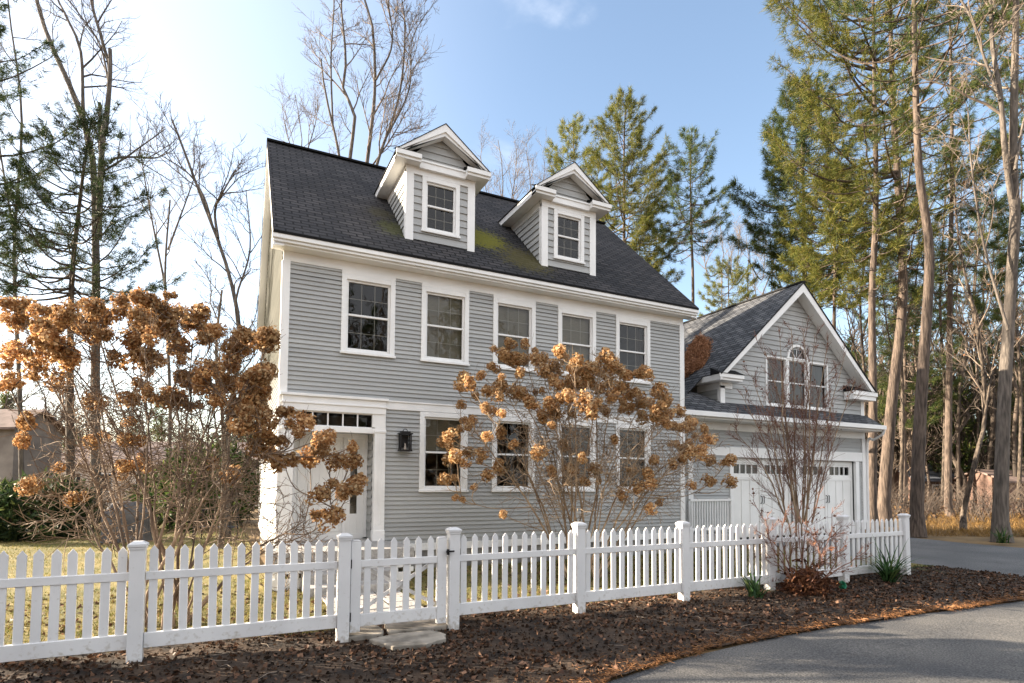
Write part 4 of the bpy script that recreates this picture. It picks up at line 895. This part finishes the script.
# ------------------------------------------------------------------ dried hydrangeas
def head_mesh(seed, n=330, mat='petal'):
    rs = np.random.RandomState(seed); u = nrm(rs.normal(size=(n, 3))); k = 4+seed % 3; c = nrm(rs.normal(size=(k, 3)))*rs.uniform(.3, .62, (k, 1))*np.array([1, 1, .75]); w = rs.randint(0, k, n)
    P = c[w]+u*(rs.uniform(.36, .58, k)[w]*(1+.12*rs.normal(size=n)))[:, None]; N = nrm(u+rs.normal(size=(n, 3))*.6); A = nrm(np.cross(N, rs.normal(size=(n, 3)))); B = np.cross(N, A)
    s = rs.uniform(.09, .20, n)[:, None]; cu = N*s*rs.uniform(.1, .6, n)[:, None]
    V = np.stack([P-A*s+cu, P-B*s*.8, P+A*s+cu, P+B*s*.8], 1).reshape(-1, 3); i = np.arange(n)[:, None]*4
    T = np.concatenate([i+np.array([0, 1, 2]), i+np.array([0, 2, 3])]); me = mesh_np('flower_head', V, None, T, local=True); me.materials.append(M[mat]); return me
M['petal_tan'] = leafy('dried_petals_tan', [(0, (.32, .155, .06)), (.4, (.54, .31, .14)), (.8, (.70, .47, .24)), (1, (.82, .65, .42))], .4)
HEADS = [head_mesh(s) for s in range(7)]; TAN = [head_mesh(s+20, 330, 'petal_tan') for s in range(7)]
def hydrangea(label, base, heads, d0, dj, seed, stems, hr, mat='stem', extra=.7, pal=None):
    pal = pal or TAN
    rng = random.Random(seed); t = thing('hydrangea_shrub', base, label, 'shrub', 'dried hydrangeas behind the fence'); tb = Tubes(); fine = Tubes()
    tips = []
    for (px, py) in heads:
        d = d0+rng.uniform(-dj, dj); tips.append(at(px, py, d))
    tips = np.array(tips); cen = tips.mean(0); main = []
    hi = tips[tips[:, 2] > np.quantile(tips[:, 2], .35)]
    add = np.array([a+(b-a)*rng.random() for a in hi for b in [hi[np.argsort(np.linalg.norm(hi-a, axis=1))[rng.randrange(1, 5)]]] if rng.random() < extra])
    tips = np.vstack([tips, add])
    for k in range(stems):
        a = 6.283*k/stems+rng.uniform(-.3, .3); far = tips[rng.randrange(len(tips))]
        q = base+np.array([math.cos(a)*.3, math.sin(a)*.2, 0]); e = far*.92+(base+np.array([0, 0, far[2]]))*.08; e[2] = far[2]-.2
        mid = q+(e-q)*.5+np.array([0, 0, rng.uniform(-.02, .2)*abs(e[2])]); P = resample([q, mid, e], 14); P[1:] += np.cumsum([[rng.gauss(0, .018) for _ in range(3)] for _ in range(13)], 0)
        tb.add(P, np.linspace(rng.uniform(.013, .026), .007, 14), 7); main.append(P)
    allp = np.concatenate([P[4:] for P in main])
    big = []
    order = sorted(range(len(tips)), key=lambda i: rng.random())
    for n, i in enumerate(order):
        tip = tips[i]; r = hr*rng.choice([rng.uniform(.5, .85), rng.uniform(.8, 1.15), rng.uniform(.9, 1.3)])
        dv = tip-allp; dist = np.linalg.norm(dv, axis=1)+2.0*np.maximum(0, allp[:, 2]-tip[2]+.25); j = int(np.argmin(dist+np.array([rng.random()*.25 for _ in range(len(allp))])))
        p = allp[j]; mid = (p+tip)/2+np.array([rng.gauss(0, .06), rng.gauss(0, .06), -.10*np.linalg.norm(tip-p)+rng.gauss(0, .03)])
        Q = resample([p, mid, tip], 8); tb.add(Q, np.linspace(.009, .005, 8), 4); branch_out(fine, Q, .006, .003, rng, 1, 5, .40, (25, 70), .2, .1, 3, .003)
        allp = np.vstack([allp, Q[2:6]])
        big.append((tip, r))
    for P in main: branch_out(fine, P, .012, .005, rng, 2, 15, 1.0, (35, 80), .06, .42, 4, .005, .5)
    tb.build('stems', M[mat], t); fine.build('twigs', M[mat], t)
    for n, (p, r) in enumerate(big[:100]):
        o = bpy.data.objects.new('flower_head', pal[rng.randrange(7)]); COL.objects.link(o); o.parent = t
        o.location = Vector(p-base); o.scale = (r, r, r*rng.uniform(.8, 1.1)); o.rotation_euler = (rng.uniform(-.5, .5), rng.uniform(-.5, .5), rng.uniform(0, 6.28))
    if len(big) > 100:
        VV, TT = [], []; nb = 0
        for p, r in big[100:]:
            me = pal[rng.randrange(7)]; v = np.empty(len(me.vertices)*3); me.vertices.foreach_get('co', v); v = v.reshape(-1, 3)*r+p
            f = np.empty(len(me.loops), int); me.loops.foreach_get('vertex_index', f); VV.append(v); TT.append(f.reshape(-1, 3)+nb); nb += len(v)
        tag(mesh_np('flower_heads', np.concatenate(VV), None, np.concatenate(TT), pal[0].materials[0], t), kind='stuff')
    return t
c1 = [(180,80),(230,68),(272,66),(213,103),(237,118),(178,135),(205,160),(145,158),(270,115),(300,112),(322,110),(365,88),(385,105),(258,150),(330,150),(345,160),(415,115),(410,140),(365,185),(400,180),(420,180),(495,105),(470,130),(520,130),(540,140),(610,150),(625,155),(490,155),(440,150),(560,160),(95,165),(80,190),(110,180),(130,215),(165,200),(200,185),(195,215),(235,205),(265,205),(300,205),(320,200),(280,235),(300,245),(340,235),(370,225),(430,215),(460,185),(450,220),(475,240),(510,180),(520,220),(545,190),(545,230),(570,215),(590,210),(600,240),(660,215),(670,230),(625,240),(640,260),(560,250),(500,265),(455,260),(400,265),(360,265),(320,275),(345,300),(205,268),(160,250),(600,275),(640,280),(680,270),(710,260),(735,280),(690,300),(720,310),(750,290),(755,330),(780,310),(790,340),(745,355),(695,355),(655,290),(720,370),(745,375),(780,375),(800,400),(830,405),(850,400),(855,460),(715,395),(690,410),(640,400),(620,440),(630,465),(590,475),(575,430),(655,520),(630,535),(745,470),(790,455),(800,465),(545,495),(525,340),(480,458),(470,425),(400,425),(345,430),(435,390),(385,355),(310,375),(240,355),(205,320),(165,330),(120,285),(95,285),(110,300),(40,345),(55,330),(60,360),(75,390),(55,395),(40,455),(70,450),(110,375),(100,405),(140,400),(145,380),(165,440),(200,415),(125,475),(90,510),(70,505),(210,555),(440,460)]
l1 = [(15,80),(50,85),(85,95),(120,100),(160,95),(165,120),(215,85),(220,110),(215,150),(195,135),(240,150),(250,110),(285,70),(335,65),(400,60),(290,100),(330,105),(370,100),(420,100),(460,100),(455,120),(385,130),(320,140),(310,160),(350,155),(50,120),(40,180),(25,195),(110,150),(80,230),(130,190),(160,200),(140,265),(15,225),(20,270),(270,210),(320,205),(360,215),(420,180),(425,210),(440,250),(400,150),(480,160),(500,150),(490,220),(515,240),(550,170),(575,150),(545,215),(475,270),(510,290),(540,265),(515,310),(560,320),(590,340),(620,160),(630,165),(600,260),(620,250),(615,290),(610,330),(570,370),(325,270),(350,295),(305,300),(400,290),(415,310),(305,355),(305,400),(55,355),(60,400),(135,465),(65,510),(75,505),(285,480),(300,460),(330,455),(500,455),(550,470),(545,485),(180,535),(225,400),(230,320),(215,315),(455,320),(620,390),(600,415),(625,430)]
l2 = [(10,185),(60,185),(15,215),(25,290),(60,270),(50,320),(20,340),(15,380),(60,400),(110,370),(150,390),(140,420),(120,400),(195,440),(215,430),(200,460),(170,480),(230,490),(275,455),(270,490),(280,540),(265,560),(220,545),(190,570),(245,570),(105,490),(90,440),(65,465),(190,620),(220,627)]
HC = [(430+x/2.845, 320+y/2.845) for x, y in c1]
HL = [(x/2.356, 270+y/2.356) for x, y in l1]+[(240+x/2.4375, 260+y/2.4375) for x, y in l2]
hydrangea('wide hydrangea full of dried brown blooms in front of the house windows', np.array([5.95, 9.1, 0.]), HC, 10.6, .75, 5, 24, .15)
hydrangea('tall hydrangea with large dried blooms left of the front door', np.array([-.75, 8.3, 0.]), HL, 7.35, .75, 6, 24, .152, 'stem_backlit', .9, HEADS)

# ------------------------------------------------------------------ other shrubs
def stem_shrub(name, label, base, tips, seed, mat, r=.02, n=7, length=.7, level=2, rmin=.003, cat='shrub', fine=None, t0=.3, up=.2):
    rng = random.Random(seed); t = thing(name, base, label, cat); tb, tw = Tubes(), Tubes()
    for e in tips:
        q = base+np.array([rng.gauss(0, .1), rng.gauss(0, .1), 0]); P = resample([q, q+(e-q)*.5+np.array([rng.gauss(0, .1), rng.gauss(0, .1), .12*abs(e[2]-q[2])]), e], 14)
        P[2:] += np.cumsum([[rng.gauss(0, .012) for _ in range(3)] for _ in range(12)], 0); tb.add(P, np.linspace(r*rng.uniform(.7, 1.2), .005, 14), 6)
        branch_out(tw, P, r*.6, .004, rng, level, n, length, (18, 48), up, t0, 4, rmin, .8)
    tb.build('stems', M[mat], t); tw.build('twigs', M[fine or mat], t); return t, tw
d = 13.6; b = foot(800, d)
tips = [at(px, py, d+dd) for px, py, dd in ((742, 395, .2), (752, 372, -.4), (765, 350, .3), (778, 338, -.2), (790, 330, .4), (802, 326, 0), (815, 334, -.4), (828, 345, .3), (842, 362, -.3), (853, 380, .2), (735, 430, -.3), (770, 400, .5), (820, 400, -.5), (798, 380, .1), (782, 370, -.5))]
lil, tw = stem_shrub('bare_lilac_shrub', 'tall bare multi stemmed shrub standing before the garage doors', b, tips, 7, 'stem', .028, 15, .9, 2, .004, fine='stem_red')
V, Q = tw.arrays(); hi = V[V[:, 2] > 2.6]; pk = hi[np.random.RandomState(3).choice(len(hi), 900)]; lv, lt = leaves(pk, .022, 8); mesh_np('seed_heads', lv, None, lt, M['dead'], lil)
b = np.array([8.42, 6.42, .04]); d = float(np.dot(b-np.array([0, 0, CAM_H]), FW))
tips = [at(px, py, d+dd) for px, py, dd in ((752, 498, .2), (768, 520, -.3), (755, 535, -.2), (742, 540, .1), (800, 492, .1), (820, 500, -.2), (838, 512, -.1), (850, 530, .0), (845, 545, -.3), (790, 510, -.3), (812, 525, -.4), (830, 540, .2), (868, 545, .1))]
bar, tw = stem_shrub('barberry_shrub', 'reddish bare arching shrub in front of the fence pickets', b, tips, 9, 'stem_red', .012, 10, .38, 2, .0032, up=.03)
V, Q = tw.arrays(); pk = V[np.random.RandomState(5).choice(len(V), 260)]; lv, lt = leaves(pk, .022, 10); mesh_np('dead_leaves', lv, None, lt, M['dead'], bar)
rs = np.random.RandomState(12); b = np.array([8.5, 6.36, .03]); fern = thing('dead_fern', b, 'dark rusty clump of dead fern at the foot of the reddish shrub', 'fern')
P = b+np.abs(rs.normal(size=(900, 3)))*np.array([0, 0, .18])+rs.normal(size=(900, 3))*np.array([.19, .16, .03]); D = nrm(rs.normal(size=(900, 3))+np.array([0, 0, -.2])); V, T = tufts(P, D, .11, 3, 13, .16, .6); mesh_np('fronds', V, None, T, M['dead'], fern)
def strap_plant(x, y, n, L, seed, label, spread=1.):
    rng = random.Random(seed); t = thing('strap_leaf_plant', (x, y, .03), label, 'plant', 'green plants along the fence'); V, Q = [], []
    for k in range(n):
        a = rng.uniform(0, 6.28); l = L*rng.uniform(.6, 1.2); w = rng.uniform(.012, .02); lean = rng.uniform(.25, .95)*spread; b0 = np.array([x+rng.gauss(0, .05), y+rng.gauss(0, .05), .02]); i0 = len(V); m = 6
        dv = np.array([math.cos(a), math.sin(a), 0]); sd = np.array([-dv[1], dv[0], 0])
        for j in range(m):
            u = j/(m-1); c = b0+dv*l*lean*u**1.3+np.array([0, 0, l*(u*1.0-.75*lean*u*u)]); ww = w*(1-u**2)+.001; V += [c-sd*ww, c+sd*ww]
        Q += [(i0+2*j, i0+2*j+1, i0+2*j+3, i0+2*j+2) for j in range(m-1)]
    mesh_np('leaves', V, Q, None, M['strap'], t); return t
strap_plant(7.4, 6.42, 34, .60, 1, 'grey green spiky plant left of the reddish shrub', .9)
strap_plant(10.85, 6.42, 80, .92, 2, 'dense dark green strap leaved clump by the fence end post', 1.0)
strap_plant(*(foot(1000, 17.9)[:2]), 46, .7, 3, 'green leafy clump at the foot of the massive right trunk', 1.0)
# small green plastic cup in the mulch
c = at(839, 587, float(np.dot(np.array([9.35, 6.38, .1-CAM_H]), FW)))
cup = thing('plastic_cup', c, 'small crumpled green plastic cup lying by a fence post', 'cup'); mb = MB(); M['green'] = plain('green_plastic', (.015, .17, .085), .35)
prof = [(0, .0), (.035, .002), (.055, .02), (.066, .05), (.07, .085), (.074, .088), (.069, .092), (.06, .085), (.056, .05), (.045, .02), (0, .012)]
for k in range(14):
    for (r0, z0), (r1, z1) in zip(prof, prof[1:]):
        a0, a1 = 6.283*k/14, 6.283*(k+1)/14; f = lambda a: 1+.12*math.sin(3*a)
        mb.poly([(r0*f(a0)*math.cos(a0), r0*f(a0)*math.sin(a0), z0), (r0*f(a1)*math.cos(a1), r0*f(a1)*math.sin(a1), z0), (r1*f(a1)*math.cos(a1), r1*f(a1)*math.sin(a1), z1), (r1*f(a0)*math.cos(a0), r1*f(a0)*math.sin(a0), z1)])
o = mb.build('cup_body', M['green'], cup, local=True); cup.rotation_euler = (R(65), R(25), 0); cup.location.z = .09
# needle drift lying in the roof valley
drift = thing('needle_drift', (13.4, 14, 6), 'rust brown drift of pine needles lying on the garage roof beside the house', 'debris'); rs = np.random.RandomState(15); P = []
A_, B_ = np.array([12.6, 13.15]), np.array([14.35, 14.75]); ax = nrm(B_-A_); nx = np.array([-ax[1], ax[0]])
for k in range(2600):
    u = rs.random(); w = rs.uniform(-1, 1); q = A_+(B_-A_)*u+nx*(w+rs.normal()*.12)*(.40*math.sin(math.pi*min(1, .12+u*.85))**.7+.05); P.append((q[0], q[1], 4.98+.8977*(q[0]-12.38)+.03+abs(rs.normal())*.10*(1-w*w)))
P = np.array(P); M['rust'] = leafy('rust_needles', [(0, (.16, .07, .035)), (.5, (.34, .16, .08)), (1, (.50, .27, .15))], .2)
V, T = tufts(P, nrm(rs.normal(size=P.shape)), .13, 3, 16, .10, .8); mesh_np('needles', V, None, T, M['rust'], drift)

# ------------------------------------------------------------------ neighbours
def far_house(name, label, d, px0, px1, z_eave, z_ridge, depth, wall, roof, wins, roofside=True):
    a = foot(px0, d); b = foot(px1, d); c = (a+b)/2; t = thing(name, c, label, 'house'); u = nrm(b-a); L = np.linalg.norm(b-a); v = np.array([-u[1], u[0], 0])
    P = lambda s, w, z: a+u*s+v*w+np.array([0, 0, z])
    mb = MB()
    mb.extrude([P(0, 0, 0), P(L, 0, 0), P(L, 0, z_eave), P(0, 0, z_eave)], v*depth)
    mb.extrude([P(0, .02, z_eave), P(0, depth-.02, z_eave), P(0, depth/2, z_ridge-.12)], u*.1); mb.extrude([P(L-.1, .02, z_eave), P(L-.1, depth-.02, z_eave), P(L-.1, depth/2, z_ridge-.12)], u*.1)
    w = mb.build('wall', M[wall], t); mb = MB()
    for s, (w0, w1) in enumerate(((-.35, depth/2), (depth+.35, depth/2))):
        q = [P(-.3, w0, z_eave-.08), P(L+.3, w0, z_eave-.08), P(L+.3, w1, z_ridge), P(-.3, w1, z_ridge)]; mb.extrude(q, (0, 0, .12))
    mb.build('roof', M[roof], t)
    for (s, z0, z1, wd) in wins:
        mb = MB(); mb.extrude([P(s-.06, -.03, z0-.06), P(s+wd+.06, -.03, z0-.06), P(s+wd+.06, -.03, z1+.06), P(s-.06, -.03, z1+.06)], v*.06); f = mb.build('window', M['trim'], t)
        mb = MB(); mb.extrude([P(s, -.04, z0), P(s+wd, -.04, z0), P(s+wd, -.04, z1), P(s, -.04, z1)], v*.005); mb.build('pane', M['dark'], f)
M['tan'] = noisy('tan_siding', (.15, .13, .115), (.23, .205, .18), 1.5, .7); M['cream'] = noisy('cream_siding', (.42, .36, .30), (.55, .48, .41), 1.5, .7)
M['pinkroof'] = noisy('faded_brown_shingles', (.11, .08, .07), (.19, .14, .125), 2, .85); M['brownwall'] = noisy('brown_board_wall', (.08, .05, .04), (.16, .10, .08), 2, .8); M['slate'] = noisy('slate_blue_roof', (.10, .115, .15), (.17, .19, .23), 1.5, .7)
far_house('neighbour_house', 'weathered tan neighbouring house glimpsed at the left edge behind the shrub', 30, -160, 12, 4.5, 5.6, 3.2, 'tan', 'pinkroof', [(2.2, 1.2, 2.6, .9), (6.6, 1.2, 2.6, .9)])
far_house('neighbour_house', 'low cream neighbouring house with faded brown roof behind the left hydrangea', 40, 45, 262, 2.9, 4.7, 9, 'cream', 'pinkroof', [(1.6, 1.0, 2.2, .9), (3.8, 1.0, 2.2, .9), (6.4, 1.0, 2.2, .9), (9.5, .9, 2.2, 1.8), (12.5, 1.0, 2.2, .9)])
far_house('neighbour_house', 'low brown house with slate blue roof in the woods at right', 46, 918, 996, 2.2, 3.6, 7, 'brownwall', 'slate', [(1.2, .9, 1.8, .9), (4.0, .9, 1.8, 1.4)])
far_house('garden_shed', 'small brown shed at the right edge beyond the massive trunk', 40, 1008, 1060, 2.1, 2.9, 5, 'brownwall', 'pinkroof', [(1.2, .9, 1.7, .9)])
def blob_shrub(name, label, c, rad, n, seed, mat, size=.1, cat='shrub', group=None):
    rs = np.random.RandomState(seed); t = thing(name, c, label, cat, group); u = nrm(rs.normal(size=(n, 3))); lump = 1+.22*np.sin(u[:, 0]*4+seed)+.18*np.sin(u[:, 1]*5)+.12*rs.normal(size=n)
    P = np.array(c)+u*(lump*rs.uniform(.55, 1, n)**.5)[:, None]*np.array(rad)+np.array([0, 0, rad[2]*.85]); P[:, 2] = np.maximum(P[:, 2], .03)
    V, T = tufts(P, nrm(u+np.array([0, 0, .4])), size, 6, seed, .2, .8); mesh_np('foliage', V, None, T, M[mat], t)
    tb = Tubes(); rg = random.Random(seed)
    for k in range(7): tb.add(np.array([np.array(c), np.array(c)+np.array([rg.gauss(0, .3)*rad[0], rg.gauss(0, .3)*rad[1], rad[2]*.8]), np.array(c)+np.array([rg.gauss(0, .5)*rad[0], rg.gauss(0, .5)*rad[1], rad[2]*1.5])]), [.03, .02, .008], 5)
    tb.build('stems', M['bark_dark'], t)
for k, (px, d, rad, mat, lab) in enumerate(((18, 17, (1.5, 1.2, .95), 'pine_dark', 'dark evergreen shrub low at the left edge behind the fence'), (52, 20, (1.2, 1.1, .8), 'pine_dark', 'dark rounded evergreen shrub left of the bare trunks'), (186, 21, (1.3, 1.2, 1.5), 'ever', 'lit green evergreen bush behind the left hydrangea'), (226, 24, (1.6, 1.3, 1.75), 'ever', 'tall yellow green evergreen bush beside the house gable'), (162, 26, (1.1, 1.0, 1.0), 'ever', 'small green bush right of the covered grill'))):
    blob_shrub('evergreen_shrub', lab, foot(px, d), rad, 900, 100+k, mat, .26, group='evergreen shrubs')
b = foot(128, 16.5); grill = thing('covered_grill', b, 'grey fabric covered grill standing behind the left hydrangea', 'grill'); mb = MB(); rg = random.Random(2); rings = []
for z, rx, ry in ((.05, .62, .34), (.5, .60, .33), (.85, .58, .32), (.95, .5, .3), (1.12, .42, .25), (1.2, .28, .16)):
    rings.append([b+np.array([rx*math.copysign(abs(math.cos(a))**.6, math.cos(a))*(1+rg.gauss(0, .03)), ry*math.copysign(abs(math.sin(a))**.6, math.sin(a))*(1+rg.gauss(0, .03)), z]) for a in [6.283*k/24 for k in range(24)]])
for r0, r1 in zip(rings, rings[1:]):
    for k in range(24): mb.poly([r0[k], r0[(k+1) % 24], r1[(k+1) % 24], r1[k]])
mb.poly(rings[-1]); M['cover'] = noisy('grey_cover', (.05, .05, .055), (.10, .10, .11), 4, .8, .4, 12); mb.build('cover', M['cover'], grill, smooth=True)
b = foot(213, 17); stand_in = thing('bench_stand_in', b, 'dark metal object by the left gable of the house, given a bench shape', 'metal object'); u = nrm(np.array([RT[0], RT[1], 0])); v = np.array([-u[1], u[0], 0])  # bench form added in place of an unidentified dark metal object
def bar(mb, p, q, w=.02): mb.cyl(p, q, w, n=6)
fr = MB(); sl_ = MB(); bk_ = MB()
for s in (-.55, .55):
    e = b+u*s; bar(fr, e, e+np.array([0, 0, .62])); bar(fr, e+v*.45, e+v*.5+np.array([0, 0, .95])); bar(fr, e+np.array([0, 0, .62]), e+v*.47+np.array([0, 0, .62])); bar(fr, e+np.array([0, 0, .42]), e+v*.47+np.array([0, 0, .42]))
for k in range(6): w = v*(.02+.085*k)+np.array([0, 0, .44]); bar(sl_, b-u*.55+w, b+u*.55+w, .016)
for k in range(12): e = b+u*(-.5+k*.091)+v*.48; bar(bk_, e+np.array([0, 0, .5]), e+np.array([0, 0, .92]), .01)
bar(bk_, b-u*.55+v*.49+np.array([0, 0, .93]), b+u*.55+v*.49+np.array([0, 0, .93]))
fr.build('frame', M['black'], stand_in); sl_.build('seat', M['black'], stand_in); bk_.build('backrest', M['black'], stand_in)

# ------------------------------------------------------------------ ground litter
rs = np.random.RandomState(20)
def on_ground(n, x0, x1, y0, y1, cond=None):
    out = []
    while len(out) < n:
        x, y = rs.uniform(x0, x1), rs.uniform(y0, y1)
        if cond and not cond(x, y): continue
        out.append((x, y, ground_z(x, y)+.008))
    return np.array(out)
P = np.vstack([on_ground(7000, -9, 14, 3.4, 7.6, lambda x, y: y > road_edge(x)+.05 and fbm(x, y, 1.1) > rs.uniform(-.45, .4)), on_ground(5500, -9, 13.5, 7.2, 11.3)])
V, T = leaves(P, .034, 21, .4); tag(mesh_np('fallen_leaves', V, None, T, M['leaf']), 'brown oak leaves scattered over verge and lawn', 'leaves', kind='stuff')
P = []
while len(P) < 8000:
    x = rs.uniform(-9, 13.9); y = road_edge(x)+abs(rs.normal())*(.07+.3*rs.random()**4)+.07*fbm(x, 1, 2)-.05; P.append((x, y, ground_z(x, y)+.008 if y > road_edge(x) else .022))
P = np.array(P); D = rs.normal(size=P.shape)*np.array([1, 1, .12]); V, T = tufts(P, nrm(D), .075, 2, 22, .05, .2); tag(mesh_np('fallen_needles', V, None, T, M['needle']), 'rust coloured pine needles drifted along the road edge', 'pine needles', kind='stuff')
G = np.array([foot(rs.uniform(900, 1090), 20.5+16*rs.random()**1.3)+np.array([0, 0, .0]) for _ in range(5000)]); V, T = tufts(G, nrm(rs.normal(size=G.shape)*.6+np.array([0, 0, 1.])), .28, 3, 27, .03, .5); M['straw'] = leafy('straw_grass', [(0, (.11, .06, .02)), (.5, (.25, .14, .045)), (1, (.42, .26, .09))], .3); tag(mesh_np('tall_dry_grass', V, None, T, M['straw']), 'golden dry grass beyond the driveway', 'grass', kind='stuff')
P = np.vstack([on_ground(30000, -9, 13.8, 7.15, 11.45, lambda x, y: not (1.2 < x < 2.55) and fbm(x, y, 1.1) > rs.uniform(-.9, .15)), on_ground(16000, -14, .5, 11.4, 22)])
D = nrm(rs.normal(size=P.shape)*.5+np.array([0, 0, 1.])); V, T = tufts(P-np.array([0, 0, .012]), D, .075, 2, 23, .07, .4); tag(mesh_np('lawn_grass', V, None, T, M['blade']), 'short yellowed winter grass of the front lawn', 'grass', kind='stuff')
P = on_ground(22000, -8, 14, 3.4, 7.6, lambda x, y: y > road_edge(x)+.08)
V, T = leaves(P, .022, 25, .3); M['chip'] = leafy('bark_chips', [(0, (.010, .006, .004)), (.5, (.034, .019, .011)), (.9, (.085, .046, .026)), (1, (.19, .11, .065))], 0, .9)
tag(mesh_np('bark_mulch_chips', V, None, T, M['chip']), 'dark bark chips and crumbs covering the verge', 'mulch', kind='stuff')
P = []
while len(P) < 1500:
    x = rs.uniform(-8, 13.5); y = rs.uniform(road_edge(x)+.1, 7.2); P.append((x, y, ground_z(x, y)+.006))
P = np.array(P); tb = Tubes()
for p in P[:260]:
    a = rs.uniform(0, 6.28); l = rs.uniform(.06, .3); e = np.array([math.cos(a)*l, math.sin(a)*l, rs.uniform(0, .02)]); tb.add(np.array([p, p+e*.5+rs.normal(size=3)*.01, p+e]), [.005, .004, .002], 4)
tag(tb.build('fallen_twigs', M['twig']), 'small broken twigs lying on the mulch', 'twigs', kind='stuff')
